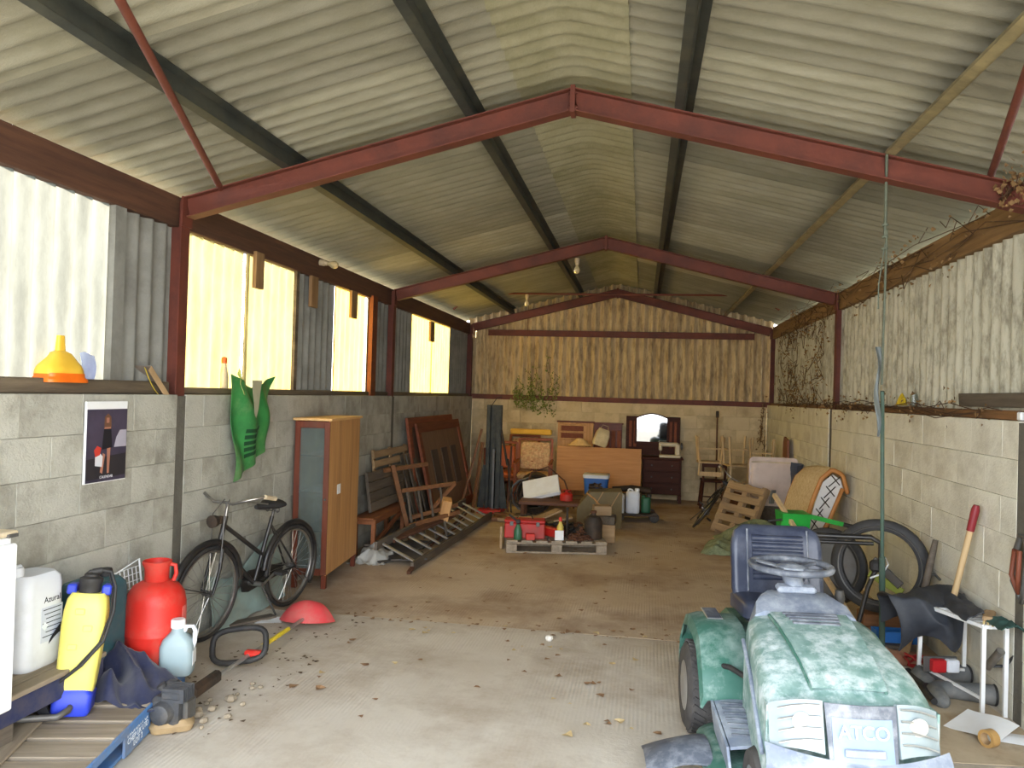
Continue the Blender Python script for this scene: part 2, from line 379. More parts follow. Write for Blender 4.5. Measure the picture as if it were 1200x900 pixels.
lclad(7.78, 8.74, m_tr_o, 'translucent_sheet', -3.221); lclad(8.74, 9.7, m_clad); 
b = MB(); b.box((-3.16, 8.83, (ZL0+ZL1)/2), (.05, .16, ZL1-ZL0)); b.build('cover_board', wood('red_brown_board', srgb(120, 66, 40)), wl, 30)
lclad(9.7, 10.55, m_clad); lclad(10.53, 11.55, m_tr_o, 'translucent_sheet', -3.221); lclad(11.54, 12.72, m_tr_o, 'translucent_sheet', -3.221); lclad(12.7, YB+.04, m_clad)
m_tr_s = translucent('painted_sky_gap', (.6, .6, .55, 1), .95)  # whiter colour stands in for sky light showing through the gaps between sheets
for y in (5.9, 11.56):
    b = MB(); b.box((-3.187, y, (ZL0+ZL1)/2), (.004, .04, ZL1-ZL0)); b.build('sky_gap_strip', m_tr_s, wl, 30)
# right and back cladding
y = YB
while y > .3:
    L = min(7*PITCH+.03, y-.2); sheet('cladding_sheet', m_cladR, wr, (2.27, y, WT-.02), (0, -1, 0), (0, 0, 1), L, 1.26, (-1, 0, 0)); y -= 7*PITCH
x = XL-.1
while x < XR+.05:
    L = min(7*PITCH+.02, XR+.1-x)
    x0 = x
    sheet('cladding_sheet', m_cladB, wb, (x, YB+.06, WT+.02), (1, 0, 0), (0, 0, 1), L, lambda u: roofz(x0+u)-WT+.09, (0, -1, 0), amp=.042); x += 7*PITCH

# ---- portal frames: I-section posts and rafters
def ibeam(b, a, c, up, d=.14, w=.1, t=.009):
    """I-section from a to c; up = direction of the depth; a and c lie on the TOP flange's outer face"""
    a, c, up = Vector(a), Vector(c), Vector(up)
    b.bar(a-up*t/2, c-up*t/2, w, t, up); b.bar(a-up*(d-t/2), c-up*(d-t/2), w, t, up); b.bar(a-up*d/2, c-up*d/2, t, d-2*t, up)
frame = []
for i, y in enumerate(FR):
    t = thing('portal_frame', ['front red steel portal frame at the shed mouth overhead', 'nearest red steel roof frame in view, spanning the shed', 'middle red steel roof frame across the shed', 'farthest red steel roof frame, against the back gable'][i], 'frame', (XC, y, 0), 0, 'red steel portal frames')
    frame.append(t)
    for sg, x in ((-1, XL-.014), (1, XR+.03)):
        b = MB(); ibeam(b, (x-XC, 0, -.02), (x-XC, 0, KN-.02), (-sg, 0, 0), .16, .1, .01)
        b.build('post', m_red, t, 30)
        nm = Vector((sg*SL, 0, 1)).normalized(); b = MB(); ibeam(b, (0, 0, AP), ((x-XC), 0, AP-SL*abs(x-XC)), nm if nm.z > 0 else -nm)
        b.build('rafter', m_red, t, 30)
        b = MB(); b.box((x-XC+sg*-.006, 0, KN-.1), (.012, .12, .2)); b.build('end_plate', m_red, t, 30)
    b = MB(); b.box((0, 0, AP-.075), (.03, .12, .17)); 
    for z in (-.03, -.12):
        for yy in (-.035, .035): b.cyl((-.03, yy, AP+z), (.03, yy, AP+z), .008, n=6)
    b.build('apex_plate', m_red, t, 30)
# ---- purlins, eave beams, rails, braces
def zpurlin(x, m, i):
    b = MB(); z = roofz(x, 0); y0, y1 = .2, YB; sg = -1 if x < XC else 1
    b.x = T(x, 0, z) @ ry(sg*14)
    b.box((0, (y0+y1)/2, .05), (.006, y1-y0, .1)); b.box((.025, (y0+y1)/2, .1), (.055, y1-y0, .006)); b.box((-.025, (y0+y1)/2, .003), (.055, y1-y0, .006)); b.box((-.05, (y0+y1)/2, .012), (.005, y1-y0, .022))
    single(b, 'purlin', m, ['dark steel roof purlin nearest the left eave', 'dark steel roof purlin just left of the ridge', 'dark steel roof purlin just right of the ridge', 'tan and grey roof purlin nearest the right eave'][i], 'purlin', group='roof purlins', smooth=30)
zpurlin(-2.35, m_purlin, 0); zpurlin(-1.11, m_purlin, 1); zpurlin(.2, m_purlin, 2); zpurlin(1.42, m_purlinG, 3)
for sg, x, m, lb in ((-1, -3.2, m_eave, 'left'), (1, 2.25, m_eaveR, 'right')):
    for i in range(3):
        b = MB(); b.box((x, (FR[i]+FR[i+1])/2, 2.975), (.07, BAY-.01, .21), b=.006)
        single(b, 'eave_beam', m, ('dark brown' if sg < 0 else 'dusty tan')+' timber eave beam on the '+lb+' wall, '+['nearest bay', 'middle bay', 'back bay'][i], 'beam', smooth=30, group='timber eave beams')
b = MB(); b.x = T(XC+.02, YB-.02, 2.91); b.box((0, 0, 0), (4.75, .006, .11)); b.box((0, -.025, .052), (4.75, .05, .006)); b.box((0, -.025, -.052), (4.75, .05, .006))
single(b, 'sheeting_rail', m_red, 'long red steel rail across the back gable cladding', 'rail', smooth=30)
def tube_thing(name, pts, r, m, label, cat, n=10, **k): return single(MB().tube(pts, r, n), name, m, label, cat, smooth=60, **k)
m_rust = mat('rusty_tube', srgb(120, 66, 50), .7, .2, c2=srgb(86, 46, 38), scale=9, bump=.2)
tube_thing('wind_brace', [(-2.87, F1, 3.135), (-1.2, .35, 3.53)], .021, m_rust, 'rusty diagonal brace tube at the left eave, upper left of the photo', 'brace', group='wind braces')
tube_thing('wind_brace', [(1.96, F1, 3.135), (.6, .35, 3.43)], .021, m_red, 'dark red diagonal brace tube at the right eave, upper right', 'brace', group='wind braces')
# ================================================================ shared materials
m_black = mat('black_rubber', srgb(34, 34, 36), .6, c2=srgb(52, 50, 48), scale=8, dirt=srgb(96, 90, 80), damt=.3)
m_blkpaint = mat('black_enamel', srgb(24, 24, 26), .35, c2=srgb(44, 42, 40), scale=10, dirt=srgb(92, 84, 72), damt=.3)
m_chrome = mat('dull_chrome', srgb(170, 168, 164), .35, .9, c2=srgb(110, 102, 92), scale=12)
m_alu = mat('aluminium', srgb(196, 198, 198), .4, .8, c2=srgb(150, 150, 150), scale=12)
m_white = mat('white_enamel', srgb(236, 238, 238), .4, c2=srgb(220, 222, 220), scale=3, dirt=srgb(170, 160, 140), damt=.2)
m_wplastic = mat('milky_plastic', srgb(224, 228, 234), .5, c2=srgb(206, 212, 222), scale=4, dirt=srgb(160, 156, 146), damt=.25)
m_redp = mat('red_paint', srgb(206, 44, 34), .5, c2=srgb(176, 34, 28), scale=5, dirt=srgb(150, 110, 92), damt=.4, dscale=4)
m_woodg = wood('grey_pallet_wood', srgb(170, 156, 136), srgb(130, 116, 98), dirt=srgb(100, 88, 72), ax=0)
m_woodgy = wood('grey_pallet_wood_y', srgb(160, 146, 126), srgb(122, 108, 92), dirt=srgb(100, 88, 72), ax=1)
m_bluew = mat('blue_pallet_paint', srgb(70, 118, 178), .8, c2=srgb(96, 136, 180), scale=9, amt=.8, bump=.25, dirt=srgb(130, 122, 108), damt=.55, dscale=5)
m_rwood = wood('mahogany', srgb(112, 52, 30), srgb(78, 34, 22), .45, dirt=srgb(90, 60, 44), ax=2)
m_owood = wood('orange_ply', srgb(204, 158, 104), srgb(182, 132, 80), .6, dirt=srgb(118, 78, 46), ax=2)
m_brown = wood('brown_timber', srgb(134, 92, 60), srgb(98, 64, 42), ax=1)
m_brownx = wood('brown_timber_x', srgb(140, 98, 64), srgb(100, 66, 44), ax=0)
m_tan = wood('tan_timber', srgb(178, 150, 114), srgb(142, 114, 82), ax=1)
m_tanx = wood('tan_timber_x', srgb(174, 148, 114), srgb(138, 112, 82), ax=0)
m_greyw = wood('weathered_timber', srgb(112, 102, 90), srgb(78, 70, 62), ax=1)
m_steel = mat('grey_steel', srgb(104, 104, 102), .5, .5, c2=srgb(74, 70, 66), scale=8, dirt=srgb(96, 70, 50), damt=.3)
m_rusty = mat('rusty_iron', srgb(106, 70, 50), .85, .2, c2=srgb(66, 44, 36), scale=14, bump=.3)
m_dark = mat('grimy_dark_metal', srgb(50, 46, 42), .7, .3, c2=srgb(78, 64, 52), scale=12, bump=.3, dirt=srgb(98, 72, 52), damt=.4, dscale=6)
m_paper = mat('paper', srgb(236, 238, 240), .8, c2=srgb(216, 216, 212), scale=5)
m_card = mat('cardboard', srgb(186, 156, 116), .9, c2=srgb(160, 130, 92), scale=5, dirt=srgb(120, 96, 66), damt=.4)
m_cream = mat('cream_paint', srgb(212, 196, 166), .7, c2=srgb(186, 168, 136), scale=6, dirt=srgb(130, 110, 84), damt=.4)
m_glass = mat('dusty_glass', srgb(190, 205, 200), .15, trans=.85, amt=.2, dirt=srgb(150, 150, 140), damt=.3)
m_ink = mat('black_ink', srgb(30, 32, 44), .8)
m_inkw = mat('white_stencil', srgb(230, 238, 244), .8)

def text(s, size, m, parent, M, name='lettering', align='CENTER', ext=.0005):
    c = bpy.data.curves.new(name, 'FONT'); c.body = s; c.size = size; c.align_x = align; c.align_y = 'CENTER'; c.extrude = ext
    tmp = bpy.data.objects.new(name, c); COL.objects.link(tmp); bpy.context.view_layer.update()
    me = bpy.data.meshes.new_from_object(tmp.evaluated_get(bpy.context.evaluated_depsgraph_get())); bpy.data.objects.remove(tmp)
    me.name = name; me.materials.clear(); me.materials.append(m)
    o = bpy.data.objects.new(name, me); COL.objects.link(o); o.parent = parent; o.matrix_local = M; return o
# matrix whose local x,y span the face with the given right and up directions
def face(o, right, up):
    x, y = Vector(right).normalized(), Vector(up).normalized(); z = x.cross(y)
    M = Matrix((x, y, z)).transposed().to_4x4(); M.translation = o; return M
def cloth(fn, nu, nv, amp, seed, th=.006, fold=0):
    """a draped sheet: fn gives the mean surface, waves give the folds"""
    r = random.Random(seed); ws = [(r.uniform(-22, 22), r.uniform(-22, 22), r.uniform(0, 6), r.uniform(.4, 1)) for _ in range(8)]
    def g(u, v):
        p = Vector(fn(u, v)); h = sum(a*(1-2*abs(sin(kx*u/2+ky*v/2+ph))) for kx, ky, ph, a in ws)/4
        e = min(1, 8*min(u, 1-u)+.5)*min(1, 8*min(v, 1-v)+.5)
        return p+Vector((.3*amp*h*sin(9*v), .3*amp*h*cos(8*u), amp*h*e))
    b = MB(); b.grid(g, nu, nv, th); return b

def pallet(t, L, Wd, ms, H=.144, nb=7, mblock=None, mstr=None, gap=.04):
    """deck boards run along local x (length L) and are spread along local y (Wd); z=0 is the ground"""
    mblock = mblock or ms; mstr = mstr or ms; r = random.Random(int(L*100+nb)); w = (Wd-gap*(nb-1))/nb
    top = MB().box((0, 0, 0), (L, w, .021), b=.003).mesh('deck_board', 30); low = MB().box((0, 0, 0), (.1, Wd, .02), b=.003).mesh('base_board', 30); blk = MB().box((0, 0, 0), (.12, .12, H-.064), b=.004).mesh('block', 30)
    for i in range(nb): piece(top, 'deck_board', ms, t, T(r.uniform(-.006, .006), -Wd/2+w/2+i*(w+gap), H-.0105) @ rz(r.uniform(-.5, .5)))
    for x in (-L/2+.06, 0, L/2-.06):
        piece(low, 'bearer', mstr, t, T(x, 0, H-.032)); piece(low, 'base_board', mstr, t, T(x, 0, .01))
        for y in (-Wd/2+.06, 0, Wd/2-.06): piece(blk, 'block', mblock, t, T(x, y, H/2-.0115))
    return t

# ================================================================ along the left wall
# blue pallet: right edge runs (-2.26,3.1) to (-2.52,4.2)
bp = thing('pallet', 'worn blue pallet under the yellow sprayer and navy cloth', 'pallet', (-2.69, 3.5, 0), 13)
pallet(bp, .54, 1.3, m_woodg, nb=7, mblock=m_bluew, mstr=m_bluew, gap=.035)
b = MB(); b.box((.274, 0, .122), (.014, 1.3, .04), b=.003); b.build('edge_board', m_bluew, bp, 30)
for k, s_ in enumerate(('PROPERTY OF', 'CHEP UK LTD', 'LOT 2')):
    text(s_, .04, m_inkw, bp, face((.2765, -.02, .1-.034*k), (0, 1, 0), (0, 0, 1)), 'stencil_lettering')
b = MB(); b.box((.27, -.02, .052), (.012, .3, .1)); b.build('side_block', m_bluew, bp, 30)
# raised platform against the wall
pf = thing('platform', 'low timber platform with a navy side board under the white drum', 'platform', (-2.92, 3.1, 0))
for k in range(4): MB().box((-.13+.094*k-.01, 0, .368), (.088, 1.24, .024), b=.004).build('plank', m_woodgy, pf, 30)
MB().box((.16, 0, .3), (.02, 1.24, .11), b=.004).build('side_board', mat('navy_paint', srgb(40, 48, 84), .7, c2=srgb(60, 60, 80), dirt=srgb(110, 100, 90), damt=.4), pf, 30)
for y in (-.52, 0, .52):
    for x in (-.1, .12): MB().box((x, y, .25), (.07, .09, .212), b=.004).build('leg', m_greyw, pf, 30)
# fridge at the left edge of the photo
fr = thing('fridge', 'small white fridge cut off by the left edge of the photo', 'fridge', (-2.84, 2.68, .38))
MB().box((-.0, 0, .375), (.4, .56, .75), b=.012).build('body', m_white, fr, 30)
MB().box((.214, 0, .36), (.028, .56, .71), b=.008).build('door', m_white, fr, 30)
MB().box((-.0, 0, .758), (.44, .58, .022), b=.006).build('top', m_cream, fr, 30)
MB().box((.216, .25, .752), (.03, .05, .014)).build('hinge', m_steel, fr, 30)

def rrect(w, d, r, n=4, c=(0, 0)):
    pts = []
    for cx, cy, a0 in ((w/2-r, d/2-r, 0), (-w/2+r, d/2-r, 90), (-w/2+r, -d/2+r, 180), (w/2-r, -d/2+r, 270)):
        for k in range(n+1): a = R(a0+90*k/n); pts.append((c[0]+cx+r*cos(a), c[1]+cy+r*sin(a)))
    return pts
def can(b, prof, rr=.03, n=4):
    """prof: list of (z, width, depth[, offx])"""
    rings = []
    for q in prof:
        z, w, d = q[:3]; ox = q[3] if len(q) > 3 else 0
        rings.append([(x+ox, y, z) for x, y in rrect(w, d, min(rr, w*.45, d*.45), n)])
    return b.loft(rings)
def jerrycan(name, label, loc, rzd, w, d, h, m, mcap, cat='drum', handle=True, capx=None):
    t = thing(name, label, cat, loc, rzd)
    b = MB(); can(b, [(0, w*.9, d*.9), (.015, w*.98, d*.98), (.04, w, d), (h*.3, w*1.0, d*1.0), (h*.8, w, d), (h*.87, w*.96, d*.96), (h*.92, w*.8, d*.8)], .05, 5); b.build('body', m, t, 40)
    cx = w*.3 if capx is None else capx
    b = MB(); b.lathe([(.035, 0), (.035, .035), (.03, .045)], 16, (cx, 0, h*.915)); b.build('cap', mcap, t, 40)
    if handle:
        b = MB(); b.tube([(cx-.06, 0, h*.91), (cx-.07, 0, h*.975), (cx-.1, 0, h), (-w*.25, 0, h), (-w*.33, 0, h*.97), (-w*.34, 0, h*.9)], .013, 8); b.build('handle', m, t, 60)
    return t
wd_ = jerrycan('plastic_drum', 'white plastic chemical drum labelled Azural', (-2.965, 3.44, .381), 90, .26, .2, .5, m_wplastic, m_wplastic, handle=True, capx=-.09)
text('Azural', .042, m_ink, wd_, face((.035, -.1015, .33), (1, 0, 0), (0, 0, 1)))
b = MB(); b.box((.035, -.1008, .21), (.14, .002, .17)); b.build('label', mat('drum_label', srgb(206, 212, 224), .7, c2=srgb(180, 188, 204), scale=60, stretch=(1, 1, 8)), wd_, 30)
for k in range(7): MB().box((.035+.004*(k % 3), -.1022, .283-.022*k), (.12-.012*(k % 3), .0008, .004)).build('printed_line', m_ink, wd_, None)
b = MB(); b.box((-.012, -.1026, .204), (.03, .001, .03), (0, 45, 0)); b.build('hazard_mark', m_inkw, wd_, None)
m_teal = mat('teal_plastic', srgb(56, 96, 104), .5, c2=srgb(44, 76, 84), scale=4, dirt=srgb(120, 116, 104), damt=.45)
jerrycan('plastic_drum', 'dark teal plastic drum behind the yellow sprayer', (-2.97, 3.9, .145), 90, .36, .22, .6, m_teal, m_black, handle=False)

# yellow knapsack sprayer
m_yel = mat('yellow_plastic', srgb(240, 230, 122), .45, c2=srgb(230, 216, 92), scale=5, dirt=srgb(190, 176, 110), damt=.3)
m_blue = mat('blue_plastic', srgb(48, 68, 196), .45, c2=srgb(40, 56, 160), scale=5)
sp_ = thing('knapsack_sprayer', 'yellow knapsack sprayer with blue base and black cap', 'sprayer', (-2.755, 3.5, .146), rot=(-6, 5, 28))
sp_.scale = (.88, .9, 1)
b = MB(); can(b, [(.1, .19, .15), (.14, .2, .17), (.3, .215, .18), (.42, .225, .185), (.5, .222, .18), (.555, .205, .165), (.585, .17, .13)], .045, 5); b.build('tank', m_yel, sp_, 40)
tk = LAST[0]
for x, z in ((-.02, .5), (.03, .42), (-.035, .33)): MB().box((x, -.093, z), (.05, .012, .03), b=.004).build('moulded_step', m_yel, tk, 30)
b = MB(); can(b, [(0, .18, .17), (.02, .2, .19), (.1, .205, .185), (.125, .16, .16)], .03, 4); b.build('base', m_blue, sp_, 40)
b = MB(); b.lathe([(.055, .58), (.058, .63), (.062, .635), (.062, .655), (.04, .665), (.04, .675), (.025, .68)], 20); b.build('cap', m_black, sp_, 40)
b = MB(); b.tube([(0, 0, .685), (.05, 0, .695)], .016, 8); b.tube([(-.03, .0, .67), (-.01, -.01, .69), (.02, 0, .692)], .008, 6); b.build('valve', m_black, sp_, 60)
for x in (-.09, .09): MB().box((x, .02, .6), (.05, .1, .05), b=.008).build('carry_lug', m_blue, sp_, 30)
b = MB(); b.tube([(.05, 0, .695), (.1, -.01, .69), (.135, -.02, .62), (.145, -.04, .5), (.12, -.09, .36), (.03, -.125, .25), (-.08, -.11, .16), (-.16, -.06, .15), (-.19, 0, .2), (-.16, .03, .3)], .009, 8); b.tube([(.05, 0.01, .69), (.09, -.0, .675), (.122, -.01, .6), (.13, -.04, .48), (.1, -.09, .35), (.01, -.122, .24), (-.09, -.1, .15), (-.17, -.05, .14), (-.2, .01, .19)], .006, 6); b.build('hose', m_black, sp_, 60)
b = MB(); b.grid(lambda u, v: (-.115-.075*sin(pi*v)*1.0+.02*u, -.02+.1*u, .45-.43*v), 4, 10, .006); b.build('shoulder_strap', mat('black_webbing', srgb(30, 30, 36), .9), sp_, 50)
b = MB(); b.grid(lambda u, v: (-.13-.05*sin(3*v)+.06*u, -.1-.02*u, .2-.19*v), 3, 8, .006); b.build('waist_strap', _mc['black_webbing'], sp_, 50)
b = MB(); b.tube([(.0, -.085, .045), (-.0, -.12, .04), (-.05, -.15, .014), (-.25, -.17, .012), (-.42, -.2, .012)], .017, 10); b.build('drain_pipe', m_steel, sp_, 60)
single(MB().box((0, 0, 0), (.16, .5, .012), b=.003), 'board', m_woodgy, 'pale bare board lying on the blue pallet by the sprayer pipe', 'board', (-2.8, 3.13, .153), (0, 0, 20))

# red gas cylinder
gc = thing('gas_bottle', 'red gas bottle with collar standing before the bicycle wheel', 'gas bottle', (-2.76, 4.17, .146), 30)
b = MB(); b.lathe([(.13, 0), (.155, .01), (.162, .03), (.165, .2), (.167, .205), (.167, .215), (.165, .22), (.165, .38), (.155, .43), (.125, .475), (.08, .5), (.04, .505)], 32); b.build('body', m_redp, gc, 50)
b = MB(); b.lathe([(.058, .49), (.066, .5), (.068, .575), (.08, .6), (.082, .615), (.074, .618), (.062, .6), (.055, .575), (.05, .49)], 28, cap=False); b.build('collar', m_redp, gc, 50)
b = MB(); b.tube([(.06, -.02, .6), (.1, -.02, .59), (.105, -.02, .54), (.09, -.02, .5)], .012, 8); b.build('handle', m_redp, gc, 60)
b = MB(); b.cyl((0, 0, .5), (0, 0, .57), .02); b.cyl((0, 0, .54), (.04, 0, .54), .012); b.build('valve', m_steel, gc, 40)
b = MB(); b.grid(lambda u, v: (.1665*cos(-.5+.5*u), .1665*sin(-.5+.5*u), .2+.16*v), 6, 3, .001); b.build('label', mat('faded_red_label', srgb(226, 120, 110), .7, c2=srgb(206, 60, 50), scale=30), gc, 50)
# wire rack leaning on the wall behind it
wk = thing('wire_rack', 'white wire grid shelf leaning behind the red gas bottle', 'wire rack', (-2.98, 4.28, .146), rot=(0, -8, 0))
b = MB()
for k in range(9): b.tube([(0, -.15+.0375*k, 0), (0, -.15+.0375*k, .52)], .003, 5)
for k in range(14): b.tube([(0, -.15, .04*k), (0, .15, .04*k)], .003, 5)
b.build('grid_wires', m_white, wk, 60)
b = MB(); b.tube([(0, -.15, 0), (0, .15, 0), (0, .15, .56), (0, -.15, .5)], .007, 6, closed=True); b.build('rim', m_white, wk, 60)
# small jug
jg = thing('plastic_jug', 'pale grey plastic jug with white cap and looped handle', 'jug', (-2.57, 4.1, .146), 20)
jg.scale = (.95, .95, .8)
b = MB(); can(b, [(0, .17, .12), (.02, .19, .135), (.2, .19, .135), (.25, .16, .12), (.3, .08, .08), (.335, .06, .06)], .04, 5); b.build('body', mat('grey_jug_plastic', srgb(150, 168, 172), .4, c2=srgb(128, 150, 158), scale=4, dirt=srgb(150, 140, 124), damt=.3), jg, 40)
b = MB(); b.lathe([(.042, .33), (.042, .38), (.036, .388)], 18); b.build('cap', m_white, jg, 40)
b = MB(); b.tube([(.035, 0, .3), (.05, 0, .335), (.085, 0, .335), (.1, 0, .3), (.095, 0, .22), (.085, 0, .18)], .014, 8); b.build('handle', m_wplastic, jg, 60)
b = MB(); b.box((.097, 0, .12), (.002, .09, .1)); b.build('label', m_paper, jg, 30)
# navy overalls on the pallet
m_navy = mat('navy_cotton', srgb(34, 40, 70), .95, c2=srgb(24, 28, 50), scale=10, dirt=srgb(96, 92, 90), damt=.3, sheen=.2)
def nv(u, v):
    e = sin(pi*min(1, max(0, u)))**.6*sin(pi*v)**.6
    return (-.27+.54*u+.03*sin(7*v), -.3+.6*v+.05*sin(6*u), .004+.12*e*(1+.35*sin(3*u+1)+.5*v))
single(cloth(nv, 60, 60, .075, 5), 'overalls', m_navy, 'crumpled navy overalls heaped on the blue pallet', 'overalls', (-2.73, 3.9, .15), (0, 0, 20), 70)
def book_open(name, label, loc, rot, w, l, mp, mc, cat='envelope'):
    t = thing(name, label, cat, loc, rot=rot)
    MB().box((0, 0, .004), (w, l, .008), b=.002).build('cover', mc, t, 30)
    MB().box((.0, .0, .0095), (w*.72, l*.72, .003)).build('sheet', mp, t, 30); return t
book_open('padded_envelope', 'dusty brown envelope with white sheet on the pallet edge', (-2.62, 3.86, .152), (0, 3, -28), .17, .36, m_paper, m_card)
# brush cutter lying from the pallet to the bicycle
bc = thing('brush_cutter', 'brush cutter lying on the floor with black loop handle and red guard', 'brush cutter', (-2.37, 3.8, 0), 2)
A_, B_ = Vector((-.02, .12, .1)), Vector((-.02, 1.98, .06))
b = MB(); b.tube([A_, B_], .013, 10); b.build('shaft', m_alu, bc, 60)
b = MB(); b.tube([A_+(B_-A_)*.5, A_+(B_-A_)*.72], .016, 10); b.build('warning_sleeve', mat('yellow_sleeve', srgb(232, 206, 60), .5), bc, 60)
m_eng = mat('grey_engine', srgb(74, 76, 80), .6, .2, c2=srgb(48, 48, 50), scale=14, dirt=srgb(120, 112, 100), damt=.4, dscale=9, bump=.3)
en = MB(); en.box((-.02, -.02, .1), (.15, .17, .15), b=.02); en.box((.02, -.06, .19), (.11, .1, .05), b=.012); en.lathe([(.03, -.15), (.05, -.14), (.055, -.12), (.062, -.1)], 16, (-.02, 0, .1), 'y'); en.cyl((-.07, .02, .15), (-.1, .0, .2), .02, .025, 10); en.box((-.06, .05, .16), (.07, .06, .1), b=.012); en.build('engine', m_eng, bc, 40)
eng = LAST[0]
for k in range(6): MB().box((.03, -.1+.02*k, .19), (.12, .006, .07)).build('cooling_fin', m_eng, eng, 30)
MB().box((.065, -.0, .09), (.03, .1, .11), b=.01).build('side_cover', m_steel, eng, 30)
b = MB(); can(b, [(0, .2, .12), (.03, .22, .13), (.055, .16, .1)], .04); b.x = Matrix(); b.build('fuel_tank', mat('tan_tank', srgb(176, 150, 110), .6, dirt=srgb(110, 90, 66), damt=.5), bc, 40, (-.0, -.05, 0), (0, 0, 30))
b = MB(); b.box((-.012, .3, .1), (.055, .3, .07), b=.015); b.build('throttle_grip', m_dark, bc, 40)
hp = []
for k in range(24):
    a = 2*pi*k/24; hp.append((.17*(abs(cos(a))**.6)*(1 if cos(a) > 0 else -1), 0, .105*(abs(sin(a))**.6)*(1 if sin(a) > 0 else -1)))
b = MB(); b.tube(hp, .019, 10, closed=True); b.build('loop_handle', m_black, bc, 60, (-.09, .86, .14), (-30, -8, 10))
b = MB(); b.box((.01, .86, .095), (.12, .05, .04), b=.012); b.build('handle_clamp', m_redp, bc, 40)
gd = MB(); gd.grid(lambda u, v: (-.04+(.06+.16*v)*cos(R(200+150*u)), 1.9+(.06+.16*v)*sin(R(200+150*u))*.9, .15-.13*v*v+.02*sin(pi*u)), 14, 6, .006); gd.build('guard', mat('pink_red_guard', srgb(206, 70, 74), .5, c2=srgb(182, 54, 58), dirt=srgb(180, 150, 134), damt=.4), bc, 50)
b = MB(); b.lathe([(.05, .0), (.055, .03), (.03, .06), (.03, .1)], 16, (-.02, 1.96, .0)); b.build('cutter_head', m_dark, bc, 40)
# scraps beside the bicycle
single(MB().grid(lambda u, v: (.2*u-.1, .14*v-.07, .004+.006*sin(6*u)*sin(5*v)), 6, 6, .001), 'leaflet', m_paper, 'white leaflet lying under the bicycle chain', 'leaflet', (-2.77, 5.63, .0), (0, 0, 20))
single(MB().box((0, 0, .012), (.09, .42, .022), b=.004), 'offcut', m_greyw, 'grey board offcut lying beside the white leaflet', 'board', (-2.9, 5.55, .0), (0, 0, -35))
# ================================================================ on the left wall and its ledge
cl_ = thing('calendar', 'dark photo calendar pinned to the left block wall', 'calendar', (-3.094, 4.13, 1.21))
for k, dx in enumerate((0, .004, .008)): MB().box((dx, 0, .235), (.003, .35+.01*(k == 0), .47)).build('page', m_paper, cl_, 30)
m_cal = mat('calendar_print', srgb(74, 66, 84), .5, c2=srgb(40, 38, 52), scale=4, amt=.9)
MB().box((.0105, .0, .215), (.002, .345, .42)).build('photo_print', m_cal, cl_, 30)
m_skin = mat('print_tan', srgb(176, 120, 98), .6); m_pr = mat('print_black', srgb(30, 28, 34), .6); m_hair = mat('print_brown', srgb(112, 78, 58), .6); m_rd = mat('print_red', srgb(196, 60, 48), .6); m_w2 = mat('print_white', srgb(214, 214, 220), .6)
def flat(poly, m, nm, x): b = MB(); b.add([(x, y, z) for y, z in poly], [tuple(range(len(poly)))]); b.build(nm, m, cl_, None)
flat([(-.17, .02), (.17, .03), (.17, .16), (-.17, .14)], mat('print_ground', srgb(48, 44, 48), .6), 'printed_ground', .0117)
flat([(.06, .2), (.17, .2), (.17, .3), (.11, .3), (.08, .26)], mat('print_sky', srgb(170, 166, 180), .6), 'printed_skyline', .0118)
flat([(-.035, .17), (-.055, .06), (-.035, .05), (-.015, .16)], m_skin, 'printed_leg', .0119); flat([(.0, .2), (.005, .05), (.022, .05), (.03, .2)], m_skin, 'printed_leg', .0119)
flat([(-.045, .19), (.045, .2), (.03, .32), (-.03, .32)], m_pr, 'printed_dress', .012); flat([(-.03, .31), (.03, .31), (.018, .355), (-.018, .355)], m_skin, 'printed_shoulders', .0121)
flat([(-.03, .32), (.032, .32), (.028, .38), (.0, .4), (-.028, .38)], m_hair, 'printed_hair', .0122); flat([(-.012, .345), (.012, .345), (.012, .375), (-.012, .375)], m_skin, 'printed_face', .0123)
flat([(-.1, .1), (-.04, .09), (-.035, .15), (-.06, .17), (-.1, .15)], m_w2, 'printed_helmet', .0124); flat([(-.1, .15), (-.06, .16), (-.05, .2), (-.085, .215), (-.11, .19)], m_rd, 'printed_helmet', .0125)
text('CALENDAR', .022, m_w2, cl_, face((.0125, .0, .03), (0, 1, 0), (0, 0, 1)))
# yellow funnel upside-down on the ledge
fn = thing('funnel', 'yellow funnel upturned on the ledge before the bright sheet', 'funnel', (-3.19, 3.86, 1.785))
def fun(sc, z0, z1):
    b = MB(); rings = []
    for z, w in ((z0, .28*sc), (.07, .27*sc), (.09, .25*sc), (.16, .13), (.175, .06), (.26, .045)):
        if z0 <= z <= z1: rings.append([(x*.55, y, z) for x, y in rrect(w, w, w*.3, 5)])
    return b.loft(rings)
fun(1, 0.045, .3).build('cone', mat('yellow_funnel_plastic', srgb(240, 196, 70), .4, c2=srgb(224, 170, 40)), fn, 45)
b = MB(); b.loft([[(x*.6, y, z) for x, y in rrect(w, w, .07, 5)] for z, w in ((0, .3), (.015, .3), (.03, .27), (.05, .27))]); b.build('base_rim', mat('orange_plastic', srgb(250, 120, 30), .4), fn, 45)
single(MB().grid(lambda u, v: (.02*sin(3*v), .12*u-.06, .16*v+.01*sin(5*u)), 6, 6, .002), 'plastic_bag', mat('blue_white_bag', srgb(200, 212, 240), .4, c2=srgb(70, 100, 190), scale=9), 'crumpled white and blue bag beside the yellow funnel', 'bag', (-3.19, 4.07, 1.795), (0, 0, 0), 60)
